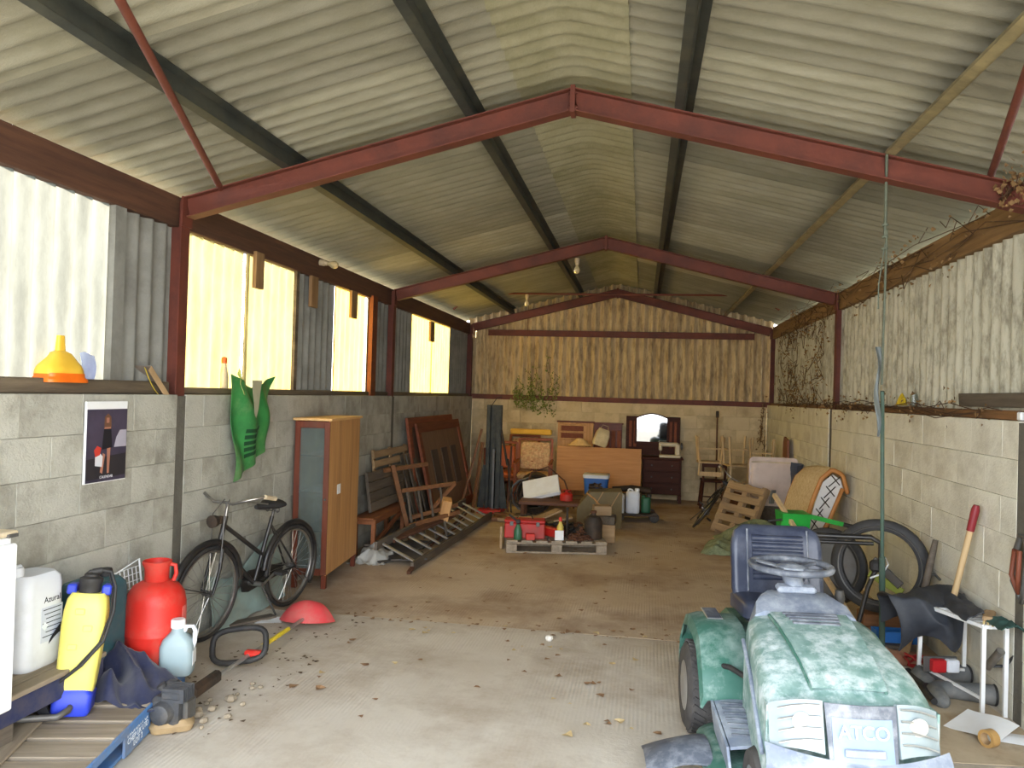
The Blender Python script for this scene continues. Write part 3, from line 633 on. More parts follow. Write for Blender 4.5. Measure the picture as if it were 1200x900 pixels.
# shallow tray of grey card leaning on the post
tr_ = thing('document_box', 'grey card box leaning on the ledge against the red post', 'box', (-3.18, 4.67, 1.79), rot=(-42, 0, 0))
MB().box((0, .0, .02), (.12, .3, .006), b=.002).build('panel', mat('grey_card', srgb(128, 116, 104), .8), tr_, 30)
MB().box((.062, .0, .0), (.006, .3, .045), b=.002).build('side', m_card, tr_, 30)
b = MB(); b.grid(lambda u, v: (.05-.02*v, -.16+.32*u, -.02-.03*sin(pi*u)+.02*v), 10, 2, .003); b.build('yellow_flap', mat('yellow_card', srgb(228, 200, 60), .6), tr_, 50)
bo = thing('bottle', 'slim white bottle with orange cap on the ledge', 'bottle', (-3.21, 5.62, 1.77))
MB().lathe([(.034, 0), (.036, .01), (.034, .1), (.02, .17), (.018, .2)], 16).build('body', mat('pale_bottle', srgb(226, 206, 170), .4), bo, 40)
MB().lathe([(.022, .195), (.022, .235), (.012, .245)], 14).build('cap', mat('orange_cap', srgb(226, 104, 40), .5), bo, 40)
# green sack hung from the ledge
m_sack = mat('green_sack', srgb(58, 136, 70), .45, c2=srgb(34, 84, 48), scale=4, amt=.9, dirt=srgb(150, 170, 120), damt=.35, dscale=3)
sk = thing('feed_sack', 'green plastic feed sack hanging from the wall ledge', 'sack', (-3.06, 5.75, 1.06))
def sack(u, v):
    w = .24+.1*v; y = (u-.5)*2*w-.02*v
    z = .2*u*(1-v)+(.72+.1*abs(u-.5)*2)*v
    return (.02+.05*sin(pi*u)*sin(pi*min(1, v*1.1))+.02*sin(14*u+5*v)+.016*sin(9*v+4*u), y+.06*v*v, z)
b = MB(); b.grid(sack, 22, 26, .004); b.build('body', m_sack, sk, 60)
b = MB(); b.grid(lambda u, v: (-.0+.05*v+.01*sin(8*u), -.2+.2*u*(1-.7*v)-.06*v, .7-.08*u+.12*(1-u)+.05*v), 8, 6, .003); b.build('open_flap', mat('sack_inside', srgb(150, 190, 90), .5, c2=srgb(190, 170, 140)), sk, 60)
b = MB(); b.grid(lambda u, v: (.075+.01*sin(5*v), -.08+.16*u*v+.02*(1-v), .42+.36*v), 6, 8, .002); b.build('sack_lining', mat('sack_lining', srgb(176, 176, 150), .6, c2=srgb(150, 140, 110)), sk, 60)
m_gpr = mat('dark_green_print', srgb(20, 66, 36), .6)
for k in range(5):
    b = MB(); b.grid(lambda u, v: (Vector(sack(.28+.34*u, .16+.07*k+.045*v))+Vector((.004, 0, 0))), 8, 2); b.build('printed_mark', m_gpr, sk, 60)
# timber stubs under the eave, lamp, conduit, bulbs
for i, (y, w, z) in enumerate(((6.01, .14, 2.72), (7.11, .15, 2.69), (8.17, .17, 2.69), (11.42, .22, 2.66))):
    single(MB().box((0, 0, 0), (.035, w, .3), b=.004), 'timber_stub', wood('stub_timber', srgb(150, 120, 84), srgb(112, 84, 56), ax=2), ['short timber stub hanging before the first yellow sheet', 'short brown timber stub hanging before the grey sheets', 'short timber stub hanging before the second yellow sheet', 'short timber stub hanging before the farthest yellow sheet'][i], 'timber', (-3.155, y, z+.03), group='timber stubs under the left eave')
def bulb(loc, label, rot=(0, 0, 0), fl_=0):
    t = thing('light_bulb', label, 'light bulb', loc, rot=rot)
    MB().lathe([(.03, .0), (.03, -.05), (.024, -.055), (.022, -.08)], 14).build('holder', m_cream, t, 40)
    MB().lathe([(.016, -.08), (.02, -.1), (.036, -.13), (.038, -.155), (.026, -.185), (.004, -.195)], 16).build('glass', mat('bulb_glass', srgb(244, 226, 180), .2, trans=.5), t, 50)
    return t
bulb((-.834, F1+BAY+.12, 3.49), 'bare light bulb hanging under the middle roof frame'); bulb((-3.155, 7.24, 3.03), 'bare light bulb fixed sideways on the left eave beam', (0, -80, 0))
single(MB().tube([(-3.1, 12.5, 3.15), (-2.9, 12.5, 3.33), (-2.6, 12.5, 3.42), (1.7, 12.5, 3.42), (2.05, 12.5, 3.2)], .016, 8), 'conduit', m_red, 'thin dark conduit crossing the shed before the back gable', 'conduit', smooth=60)
bl_ = bulb((-1.88, 12.5, 3.405), 'small bulb with a pull cord hanging from the back conduit')
MB().tube([(.03, 0, -.03), (.032, 0, -.7)], .004, 5).build('pull_cord', m_red, bl_, 60)
# ================================================================ bicycle and cabinet
def wheel(t, loc, R0=.33, w=.018, name='wheel', ax='y', spokes=28, mt=None, mr=None):
    o = bpy.data.objects.new(name, None); COL.objects.link(o); o.parent = t; o.location = loc
    MB().torus((0, 0, 0), R0-w, w, ax, 40, 10).build('tyre', mt or m_black, o, 60)
    MB().torus((0, 0, 0), R0-2.3*w, w*.55, ax, 40, 6, 1.3).build('rim', mr or m_chrome, o, 60)
    b = MB()
    for k in range(spokes):
        a = 2*pi*k/spokes; s_ = .022*(1 if k % 2 else -1); a2 = a+(.35 if k % 4 < 2 else -.35)
        q = [Vector((.02*cos(a2), s_, .02*sin(a2))), Vector(((R0-2.5*w)*cos(a), 0, (R0-2.5*w)*sin(a)))]
        if ax == 'x': q = [Vector((p.y, p.x, p.z)) for p in q]
        b.tube(q, .0022, 4, cap=False)
    b.build('spokes', m_chrome, o, 60)
    b = MB(); b.lathe([(.012, -.05), (.012, -.03), (.026, -.025), (.018, -.02), (.018, .02), (.026, .025), (.012, .03), (.012, .05)], 14, (0, 0, 0), ax); b.build('hub', m_steel, o, 50); return o
# contact points front (-2.98,5.07) rear (-2.83,6.05); local +x points forward
ba = atan2(5.07-6.05, -2.98+2.83)
bk = thing('bicycle', 'old black roadster bicycle leaning by the left wall', 'bicycle', (-2.905, 5.56, 0.0)); bk.rotation_euler = (R(-3), 0, ba)
WB, RW = .5, .335
wheel(bk, (WB, 0, RW), RW); wheel(bk, (-WB+.0, 0, RW), RW)
HT, HB, ST, BB, SB = Vector((.36, 0, .86)), Vector((.41, 0, .66)), Vector((-.2, 0, .78)), Vector((-.03, 0, .29)), Vector((-.1, 0, .5))
b = MB()
b.tube([HT, HB], .018, 10); b.tube([BB, ST], .016, 10); b.tube([HB, BB], .017, 10); b.tube([HT+Vector((.02, 0, -.06)), SB+Vector((-.0, 0, -.0))], .016, 10)
for s_ in (-1, 1):
    b.tube([BB, (-WB, s_*.05, RW)], .009, 8); b.tube([ST-Vector((-.01, 0, .06)), (-WB, s_*.05, RW)], .008, 8)
b.build('frame', m_blkpaint, bk, 60)
b = MB(); b.tube([HB, HB+Vector((.015, 0, -.02))], .018, 8)
for s_ in (-1, 1): b.tube([HB+Vector((.01, s_*.04, -.02)), (.445, s_*.05, .5), (WB, s_*.05, RW)], [.014, .012, .009], 8)
b.build('fork', m_blkpaint, bk, 60)
for x0, a0, a1 in ((WB, 20, 175), (-WB, 5, 215)):
    b = MB(); b.torus((x0, 0, RW), RW+.022, .024, 'y', 30, 8, 1, (R(a0), R(a1))); b.build('mudguard', m_blkpaint, bk, 60)
    b = MB(); a = R(a0 if x0 > 0 else a1); b.tube([(x0, .045, RW), (x0+(RW+.02)*cos(a), .03, RW+(RW+.02)*sin(a))], .004, 5); b.tube([(x0, -.045, RW), (x0+(RW+.02)*cos(a), -.03, RW+(RW+.02)*sin(a))], .004, 5); b.build('mudguard_stay', m_blkpaint, bk, 60)
sd = MB(); sd.loft([[(-.26+.28*t_, w*cos(a)*1.0, .88+.02*t_*0+h*sin(a)) for a in [2*pi*k/14 for k in range(14)]] for t_, w, h in ((0, .06, .02), (.08, .1, .035), (.3, .1, .036), (.55, .05, .03), (.85, .03, .026), (1, .015, .014))]); sd.build('saddle', m_black, bk, 50)
b = MB(); b.tube([ST, ST+Vector((-.02, 0, .07))], .012, 8)
for s_ in (-1, 1): b.torus((-.2, s_*.045, .835), .02, .005, 'y', 14, 5); b.tube([(-.22, s_*.045, .82), (-.03, s_*.02, .86)], .005, 5)
b.build('saddle_springs', m_steel, bk, 60)
hb = MB(); hb.tube([HT, HT+Vector((-.01, 0, .1))], .012, 8); hb.tube([(.2, -.27, 1.0), (.28, -.26, 1.02), (.36, -.2, 1.0), (.4, -.08, .96), (.35, 0, .955), (.4, .08, .96), (.36, .2, 1.0), (.28, .26, 1.02), (.2, .27, 1.0)], .011, 8); hbo = hb.build('handlebar', m_chrome, bk, 60)
for s_ in (-1, 1):
    MB().tube([(.17, s_*.27, .995), (.29, s_*.265, 1.02)], .017, 10).build('grip', m_cream, hbo, 60)
    MB().tube([(.36, s_*.19, .98), (.28, s_*.22, .97), (.2, s_*.23, .955)], .006, 6).build('brake_lever', m_chrome, hbo, 60)
b = MB(); b.tube([(.36, .02, .98), (.43, .04, .9), (.44, .05, .7), (WB-.05, .045, .45)], .004, 5); b.tube([(.36, -.02, .98), (.44, -.05, .88), (.43, -.05, .6)], .004, 5); b.build('brake_rods', m_steel, bk, 60)
b = MB(); b.lathe([(.02, 0), (.04, .03), (.045, .07), (.0, .075)], 16, (.44, 0, .84), 'x'); b.box((.42, 0, .84), (.05, .03, .05)); b.build('lamp', m_dark, bk, 50)
b = MB(); b.loft([[(x, -.055+d, BB.z+z) for x, z in ((.06, 0), (.04, .07), (-.03, .09), (-.45, .07), (-.47, .02), (-.4, -.02), (-.03, -.075), (.04, -.06))] for d in (0, .012)]); b.build('chain_guard', m_blkpaint, bk, 40)
b = MB(); b.tube([(BB.x, -.08, BB.z), (BB.x+.15, -.085, BB.z-.07)], .009, 8); b.tube([(BB.x, .08, BB.z), (BB.x-.15, .085, BB.z+.07)], .009, 8); b.cyl((BB.x, -.08, BB.z), (BB.x, .08, BB.z), .02, n=10); b.build('cranks', m_chrome, bk, 60)
for s_ in (-1, 1): MB().box((BB.x-s_*-.15 if s_ < 0 else BB.x-.15, s_*.13, BB.z-.07 if s_ < 0 else BB.z+.07), (.09, .08, .025), b=.006).build('pedal', m_black, bk, 30)
b = MB(); b.tube([(BB.x-.03, .04, BB.z), (-.2, .1, .02)], .008, 6); b.build('kick_stand', m_steel, bk, 60)

# old plastic sheeting behind the bicycle
single(cloth(lambda u, v: (.1*(1-v)+.02, -.55+1.1*u, .02+.42*v*(1-.25*sin(5*u))), 40, 16, .04, 11, .003), 'plastic_sheet', mat('pale_teal_sheeting', srgb(156, 178, 172), .35, c2=srgb(120, 142, 138), scale=5, dirt=srgb(150, 140, 120), damt=.4), 'crumpled pale teal sheeting against the wall behind the bicycle', 'plastic sheet', (-3.08, 5.75, 0), smooth=60)

# display cabinet: narrow glazed door towards the camera, wide plain side to the shed
cb = thing('display_cabinet', 'tall wooden cabinet with a glazed narrow door by the bicycle', 'cabinet', (-2.94, 7.1, 0), 5)
CW, CD, CH, LG = .32, .98, 1.5, .12
for x, y in ((-1, -1), (1, -1), (-1, 1), (1, 1)): MB().box((x*(CW/2-.025), y*(CD/2-.025), LG/2), (.045, .045, LG), b=.004).build('leg', m_rwood, cb, 30)
MB().box((CW/2-.01, 0, LG+(CH-LG)/2), (.02, CD, CH-LG), b=.003).build('side_panel', m_owood, cb, 30)
sp2 = LAST[0]
MB().box((CW/2+.0015, -.18, .86), (.003, .1, .09)).build('sticker', m_paper, sp2, 30)
MB().box((-CW/2+.01, 0, LG+(CH-LG)/2), (.02, CD, CH-LG), b=.003).build('back_panel', m_owood, cb, 30)
MB().box((0, CD/2-.01, LG+(CH-LG)/2), (CW-.042, .018, CH-LG-.002), b=.003).build('end_panel', m_rwood, cb, 30)
MB().box((0, 0, CH+.011), (CW+.04, CD+.04, .022), b=.004).build('top', wood('pale_top', srgb(214, 176, 122), srgb(190, 150, 98), ax=1), cb, 30)
MB().box((0, 0, LG+.011), (CW-.042, CD-.05, .022), b=.003).build('bottom', m_rwood, cb, 30)
for z in (.5, .85, 1.18): MB().box((0, .02, z), (CW-.044, CD-.1, .012)).build('shelf', m_rwood, cb, 30)
dr = bpy.data.objects.new('door', None); COL.objects.link(dr); dr.parent = cb
dr_ = MB(); y = -CD/2+.008
dr_.box((-CW/2+.025, y, .81), (.05, .03, 1.37), b=.003); dr_.box((CW/2-.025, y, .81), (.05, .03, 1.37), b=.003); dr_.box((0, y, .15), (CW-.1, .03, .06), b=.003); dr_.box((0, y, 1.465), (CW-.1, .03, .06), b=.003)
dr_.build('door_frame', m_rwood, dr, 30)
MB().box((0, y, .81), (CW-.1, .005, 1.26)).build('pane', m_glass, dr, None)
MB().lathe([(.006, 0), (.012, .012), (.0, .02)], 10, (CW/2-.025, y-.035, .8), 'y').build('knob', m_steel, dr, 40)
# rags and slates at its foot
single(cloth(lambda u, v: (-.2+.4*u, -.28+.56*v, .01+.16*sin(pi*u)*sin(pi*v)), 28, 28, .07, 21, .004), 'polythene', mat('pale_polythene', srgb(190, 190, 184), .35, c2=srgb(150, 148, 140), scale=9), 'crumpled pale polythene heaped behind the display cabinet', 'plastic sheet', (-2.75, 7.95, 0), smooth=60)
for k in range(9):
    r_ = random.Random(50+k)
    single(MB().box((0, 0, 0), (r_.uniform(.16, .26), r_.uniform(.3, .45), .018), b=.003), 'slate', mat('dark_slate', srgb(84, 80, 76), .8, c2=srgb(58, 54, 52), scale=8, rand=.2), ['bottom', 'middle', 'top'][k % 3]+' slate of the '+['nearest', 'middle', 'farthest'][k//3]+' row in the heap behind the cabinet', 'slate', (-2.62+.14*(k % 3)+r_.uniform(-.03, .03)-.1*(k//3), 7.95+.34*(k//3)+r_.uniform(-.03, .03), .016+.021*(k % 3)), (r_.uniform(-3, 3), r_.uniform(-3, 3), r_.uniform(-30, 30)), group='slates heaped by the cabinet')
# ================================================================ timber pile between cabinet and back corner
tb = thing('table', 'low brown wooden table tucked behind the display cabinet', 'table', (-2.92, 8.62, 0), 2)
m_ttop = wood('table_top_brown', srgb(150, 94, 58), srgb(118, 70, 44), .5, ax=1)
MB().box((0, 0, .41), (.24, 1.3, .025), b=.005).build('top', m_ttop, tb, 30)
for x in (-.1, .1):
    for y in (-.58, .58): MB().box((x, y, .2), (.045, .05, .4), b=.005).build('leg', m_ttop, tb, 30)
MB().bar((.1, -.56, .12), (.1, .56, .34), .03, .04).build('brace', m_ttop, tb, 30); MB().box((0, -.58, .37), (.18, .03, .05)).build('apron', m_ttop, tb, 30); MB().box((.1, 0, .37), (.025, 1.12, .05)).build('apron', m_ttop, tb, 30)
for k in range(6):
    single(MB().box((0, 0, 0), (.1, 1.4, .025), b=.003), 'plank', m_greyw, ['bottom', 'second', 'third', 'fourth', 'fifth', 'top'][k]+' grey plank of the stack under the low table', 'plank', (-2.9+.03*(k % 2)-.06*(k//3)*0, 8.7+.05*(k % 3), .0135+.0265*k), (0, 0, 4+3*((k % 3)-1)), group='planks under the low table')
def slat_panel(name, label, loc, rot, L, H, n, m, holes=True, cat='crate side'):
    """local y along the wall, z up; horizontal boards with battens and gaps"""
    t = thing(name, label, cat, loc, rot=rot); h = H/n
    for k in range(n): MB().box((0, 0, h*(k+.5)), (.018, L, h*(.72 if holes else .95)), b=.003).build('board', m, t, 30)
    for y in (-L/2+.05, 0, L/2-.05): MB().box((-.02, y, H/2), (.022, .07, H), b=.003).build('batten', m, t, 30)
    return t
slat_panel('slatted_panel', 'tan slatted crate lid leaning on the left wall', (-2.98, 9.25, .55), (0, -5, 0), 1.3, .55, 5, m_tan)
slat_panel('boarded_panel', 'grey boarded crate side leaning before the tan crate lid', (-2.9, 8.85, .44), (0, -8, 0), 1.25, .44, 4, m_greyw, False)
for k in range(3):
    single(MB().box((0, 0, .5), (.02, .13, 1.0), b=.003), 'plank', m_greyw, ['nearest of three grey planks standing by the framed panels', 'middle of three grey planks standing by the framed panels', 'farthest of three grey planks standing by the framed panels'][k], 'plank', (-2.78+.03*k, 9.75+.17*k, .02), (8, -14, 0), group='planks standing by the framed panels')
# two framed panels leaning on the wall
def framed(name, label, loc, rot, L, H, m, mi, slots):
    t = thing(name, label, 'door panel', loc, rot=rot); f = .13
    for z in (f/2, H-f/2): MB().box((0, 0, z), (.04, L, f), b=.005).build('rail', m, t, 30)
    for y in (-L/2+f/2, L/2-f/2): MB().box((0, y, H/2), (.04, f, H-2*f), b=.005).build('stile', m, t, 30)
    MB().box((-.008, 0, H/2), (.012, L-2*f+.02, H-2*f+.02)).build('infill', mi, t, 30)
    if slots:
        for y in (-.55, 0, .55): MB().box((.004, y, H*.5), (.012, .32, H*.42), b=.003).build('slot_panel', mat('dark_grey_slot', srgb(84, 72, 62), .8, c2=srgb(66, 56, 50)), t, 30)
    return t
m_pan = wood('red_brown_frame', srgb(136, 76, 50), srgb(100, 54, 38), ax=1)
m_pin = wood('panel_infill', srgb(128, 100, 78), srgb(102, 78, 60), ax=2)
framed('framed_panel', 'rear of two large brown framed panels leaning on the wall', (-2.82, 11.05, .03), (0, -8.5, 0), 2.4, 1.42, m_pan, m_pin, False)
framed('framed_panel', 'front of two large brown framed panels, with grey slots', (-2.66, 11.25, .03), (0, -13, 0), 2.4, 1.36, m_pan, m_pin, True)
# wooden rack frame in front
rk = thing('wooden_rack', 'broken wooden rack frame standing before the leaning panels', 'rack', (-2.62, 9.1, 0), 0)
P = [Vector(p) for p in ((-.22, -.35, .92), (-.02, -.2, .03), (.3, .3, .72), (.35, .35, .1))]
MB().bar(P[0], P[1], .035, .05).build('upright', m_brown, rk, 30)
MB().bar((-.12, -.28, .62), (.36, .38, .66), .03, .045).build('rail', m_brown, rk, 30); MB().bar((-.03, -.22, .3), (.4, .36, .4), .03, .045).build('rail', m_brown, rk, 30); MB().bar((.36, .36, .66), (.14, .1, .36), .03, .04).build('rail', m_brown, rk, 30); MB().bar((.02, -.4, .24), (.44, .3, .32), .03, .045).build('rail', m_brown, rk, 30)
for k in range(4): MB().bar((-.08+.1*k, -.2+.13*k, .62), (.04+.1*k, -.26+.12*k, .05), .015, .025).build('slat', m_greyw, rk, 30)
MB().bar((-.3, -.4, .86), (.04, .2, .9), .04, .045).build('top_rail', m_brown, rk, 30)
single(MB().box((0, 0, .13), (.12, .18, .26), b=.01), 'firewood_block', m_owood, 'orange timber block standing inside the broken rack', 'wood block', (-2.36, 9.3, .24), (12, 10, 20))
# aluminium ladder lying along the floor, wall side propped up
ld = thing('ladder', 'long wood and aluminium ladder lying beside the timber pile', 'ladder', (-2.2, 7.5, 0))
LA, LB, U = Vector((0.0, 0, .05)), Vector((.12, 3.5, .05)), Vector((-.4, .05, .17))
MB().bar(LA, LB, .03, .085).build('stile', m_greyw, ld, 30); MB().bar(LA+U, LB+U, .03, .085).build('stile', m_greyw, ld, 30)
for k in range(11):
    p = LA+(LB-LA)*(.05+.09*k); MB().bar(p, p+U, .045, .018, (0, 0, 1), .004).build('rung', m_alu, ld, 40)
MB().bar(LA+Vector((0, -.12, -.035)), LA+Vector((0, .02, -.01)), .035, .03).build('foot', m_rusty, ld, 30)
single(MB().box((0, 0, .02), (.09, 1.6, .035), b=.004), 'plank', m_rusty, 'reddish plank lying through the ladder rungs', 'plank', (-2.45, 8.8, .2), (2, 8, -10))
for k in range(5):
    single(MB().tube([(0, 0, .02), (.1, 1.2+.2*k, .03+.03*k)], .014, 7), 'pipe', m_rusty if k % 2 else m_steel, ['steel pipe nearest the camera beneath the ladder', 'short rusty pipe beneath the ladder', 'middle steel pipe beneath the ladder', 'long rusty pipe beneath the ladder', 'longest steel pipe beneath the ladder'][k], 'pipe', (-2.5+.05*k, 8.3+.15*k, .0), (0, 0, 3*k-6), group='pipes under the ladder')
# dark steel column on a red foot
st = thing('steel_column', 'tall dark steel channel column on a red foot', 'steel column', (-2.19, 11.6, 0))
m_col = mat('dark_teal_steel', srgb(44, 47, 44), .6, .2, c2=srgb(34, 36, 36), scale=6, dirt=srgb(110, 110, 98), damt=.35)
for x, y, w in ((-.1, 0, .05), (-.04, .03, .07), (.04, -.01, .08)):
    b = MB(); b.box((x, y, .84), (.008, .12, 1.55)); b.box((x+w/2, y-.056, .84), (w, .008, 1.55)); b.box((x+w/2, y+.056, .84), (w, .008, 1.55)); b.build('channel', m_col, st, 30)
b = MB(); b.box((.03, -.06, .5), (.05, .02, .9)); b.build('slide_bar', m_steel, st, 30)
b = MB(); b.box((0, 0, .035), (.36, .5, .05), b=.006); b.build('foot', m_redp, st, 30)
for s_ in (-1, 1): MB().bar((s_*.18, 0, .06), (s_*.1, .0, .7), .012, .1).build('gusset', m_col, st, 30)
MB().tube([(.12, -.05, 1.25), (.2, -.08, .9), (.24, -.1, .72)], .018, 8).build('lever', m_dark, st, 60)
MB().tube([(-.05, .0, 1.6), (0.03, .02, 1.72), (.1, .05, 1.74)], .006, 6).build('cable', m_black, st, 60)
single(MB().bar((0, 0, 0), (.26, .1, 1.15), .04, .03), 'plank', m_brown, 'brown batten leaning against the dark steel column', 'batten', (-2.62, 11.42, .1))
single(MB().bar((0, 0, 0), (.1, .1, 1.05), .05, .035), 'plank', m_brown, 'short brown batten standing left of the red column foot', 'batten', (-2.45, 11.45, .0))
single(MB().tube([(0, 0, 0), (.02, .1, 1.0)], .016, 8), 'pipe', m_rusty, 'rusty iron bar standing right of the steel column', 'pipe', (-1.95, 11.6, .0), smooth=60)
single(MB().tube([(0, 0, 0), (-.1, .15, .8)], .014, 8), 'pipe', m_dark, 'black bar leaning right of the steel column', 'pipe', (-1.88, 11.55, .0), smooth=60)

# ================================================================ chairs in the back left corner
m_floral = mat('floral_fabric', srgb(226, 196, 148), .9, c2=srgb(176, 112, 76), scale=26, amt=1, dirt=srgb(120, 130, 80), damt=.35, dscale=22)
m_orange = mat('orange_leather', srgb(196, 102, 48), .5, c2=srgb(166, 78, 36), scale=6)
m_cwood = wood('chair_wood', srgb(156, 86, 44), srgb(120, 62, 34), .5, ax=2)
def armchair(label, loc, rzd, mf, arms=True, bh=.98, ww=.56, group=None, cat='chair'):
    t = thing('armchair' if arms else 'dining_chair', label, cat, loc, rzd, group)
    for s_ in (-1, 1):
        MB().bar((s_*ww/2, -.24, 0), (s_*ww/2, -.24, .62 if arms else .42), .04, .045).build('leg', m_cwood, t, 30)
        MB().bar((s_*ww/2, .27, 0), (s_*ww/2*.98, .36, bh), .04, .045).build('back_leg', m_cwood, t, 30)
        if arms: MB().bar((s_*ww/2, -.28, .63), (s_*ww/2, .32, .66), .06, .03, bev=.01).build('armrest', m_cwood, t, 30)
        MB().bar((s_*ww/2, -.24, .2), (s_*ww/2, .27, .2), .025, .03).build('stretcher', m_cwood, t, 30)
    MB().box((0, .0, .36), (ww-.04, .5, .04)).build('seat_rail', m_cwood, t, 30)
    b = MB(); can(b, [(.38, ww-.08, .5), (.4, ww-.05, .53), (.45, ww-.05, .53), (.47, ww-.1, .48)], .05); b.build('seat', mf, t, 50)
    b = MB(); b.x = T(0, .3, .5) @ rx(-8) ; can(b, [(0, ww-.1, .06), (.03, ww-.06, .08), (bh-.6, ww-.06, .08), (bh-.56, ww-.12, .05)], .03); b.build('backrest', mf, t, 50)
    MB().box((0, .36, bh-.01), (ww, .04, .05), b=.008).build('top_rail', m_cwood, t, 30)
    return t
armchair('orange leather wooden chair behind the steel column', (-2.3, 13.1, 0), 8, m_orange, False, .95, .46)
armchair('floral wood-framed armchair in the back corner beside the plywood', (-1.78, 13.15, 0), 3, m_floral, True, 1.02, .58)
armchair('floral chair half hidden behind the other floral armchair', (-2.1, 13.72, 0), -4, m_floral, True, 1.05, .54)
single(MB().box((0, 0, 0), (.75, .1, .1), b=.02), 'foam_roll', mat('yellow_foam', srgb(240, 190, 80), .9, c2=srgb(224, 170, 60)), 'long yellow foam strip resting on the floral chair backs', 'foam strip', (-1.95, 13.95, 1.115), (0, 0, 2))
single(MB().box((0, 0, .4), (.4, .06, .8), b=.01), 'cushion_board', m_cwood, 'brown board standing behind the orange chair in the corner', 'board', (-2.6, 13.95, 0), (3, 0, 0))

# ================================================================ plywood, headboards, dresser along the back wall
ply = thing('plywood_table', 'large plain plywood table top tipped on its side', 'table', (-.69, 13.2, 0), rot=(-6, 0, 0))
MB().box((0, 0, .56), (1.42, .022, .74), b=.003).build('top', wood('orange_plywood', srgb(198, 144, 88), srgb(172, 116, 64), .6, ax=0, rand=.05), ply, 30)
for x in (-.55, .55): MB().box((x, .04, .28), (.05, .06, .56), b=.004).build('leg', m_brown, ply, 30)
MB().box((0, .04, .3), (1.1, .03, .08)).build('apron', m_brown, ply, 30)
hd = thing('headboard', 'pale wooden headboard with two inset panels on the back wall', 'headboard', (-1.16, 14.02, 0), rot=(-3, 0, 0))
MB().box((0, 0, .66), (.64, .03, 1.3), b=.004).build('board', m_owood, hd, 30); MB().box((0, -.01, 1.32), (.68, .06, .03), b=.006).build('cap', m_rwood, hd, 30)
for z in (1.07, 1.2): MB().box((-.06, -.02, z), (.4, .012, .09), b=.004).build('inset_panel', m_pan, hd, 30)
for z in (1.0, 1.135, 1.265): MB().box((-.06, -.022, z), (.48, .016, .025), b=.004).build('moulding', m_owood, hd, 30)
hd2 = thing('headboard', 'dark panelled headboard between the pale one and the mirror', 'headboard', (-.58, 14.04, 0), rot=(-2, 0, 0))
MB().box((0, 0, .65), (.5, .03, 1.3), b=.004).build('board', m_rwood, hd2, 30); MB().box((0, -.01, 1.31), (.54, .05, .03), b=.005).build('cap', m_rwood, hd2, 30)
for k in range(5): MB().box((-.2+.1*k, -.02, .98), (.07, .014, .42), b=.004).build('slat', m_pan, hd2, 30)
dz = thing('dresser', 'dark wooden dresser with mirror back against the back wall', 'dresser', (.37, 13.83, 0))
m_drk = wood('dark_mahogany', srgb(78, 42, 30), srgb(52, 28, 22), .65, ax=0, spec=.2)
for x in (-.31, .31):
    for y in (-.19, .19): MB().box((x, y, .07), (.05, .05, .14), b=.004).build('leg', m_drk, dz, 30)
MB().box((0, .01, .44), (.66, .4, .6), b=.005).build('carcass', m_drk, dz, 30)
for k in range(3):
    o = MB().box((0, -.2, .24+.2*k), (.6, .022, .18), b=.005).build('drawer', m_drk, dz, 30)
    for x in (-.17, .17): MB().lathe([(.006, 0), (.016, -.015), (.0, -.022)], 10, (x, -.21, .24+.2*k), 'y').build('knob', m_steel, o, 40)
MB().box((0, 0, .755), (.72, .45, .03), b=.006).build('top', m_drk, dz, 30)
o = MB().box((-.16, .2, 1.12), (.94, .03, .68), b=.005).build('mirror_back', m_drk, dz, 30)
for x in (-.55, -.47, .15, .23): MB().box((x, .18, 1.15), (.05, .012, .46), b=.004).build('slat', m_pan, o, 30)
def arch(w, h0, h1, n=12): return [(-w/2, 0), (w/2, 0)]+[(w/2*cos(pi*k/n) if 0 else w/2-w*k/n, h0+(h1-h0)*sin(pi*k/n)) for k in range(n+1)]
FM = lambda y, z: face((-.18, y, z), (1, 0, 0), (0, 0, 1))
b = MB(); b.prism(arch(.6, .46, .54), .03, FM(.165, .98)); b.build('mirror_frame', m_drk, dz, 30); mf_ = LAST[0]
b = MB(); b.prism(arch(.52, .41, .48), .006, FM(.13, 1.02)); b.build('mirror_glass', mat('mirror', srgb(150, 152, 154), .03, 1, amt=.1), dz, None)
# sewing machine
sw = thing('sewing_machine', 'cream sewing machine standing on the dark dresser', 'sewing machine', (.5, 13.72, .771))
m_sew = mat('cream_enamel', srgb(206, 192, 158), .4, c2=srgb(180, 164, 130), scale=6)
MB().box((0, 0, .025), (.36, .16, .05), b=.01).build('base', m_sew, sw, 30); MB().box((.13, 0, .14), (.09, .11, .2), b=.02).build('pillar', m_sew, sw, 30)
MB().box((-.02, 0, .225), (.34, .1, .07), b=.02).build('arm', m_sew, sw, 30); MB().box((-.16, 0, .17), (.06, .08, .11), b=.015).build('head', m_sew, sw, 30)
MB().cyl((-.16, 0, .05), (-.16, 0, .12), .006, n=6).build('needle_bar', m_chrome, sw, 40); MB().lathe([(.06, 0), (.06, .02), (.03, .03)], 20, (.185, 0, .2), 'x').build('hand_wheel', m_steel, sw, 40)
single(cloth(lambda u, v: (.2*cos(2*pi*u)*(1-v*.7), .12*sin(2*pi*u)*(1-v*.7), .02+.12*v), 24, 10, .02, 31, .004), 'straw_hat', mat('straw', srgb(226, 190, 128), .9, c2=srgb(190, 146, 86), scale=30), 'pale straw hat lying on top of the tipped plywood table', 'hat', (-1.02, 13.34, .93), smooth=60)
pb = thing('paper_bag', 'crumpled cream paper bag on top of the plywood table', 'bag', (-.7, 13.36, .95), rot=(0, 18, 15))
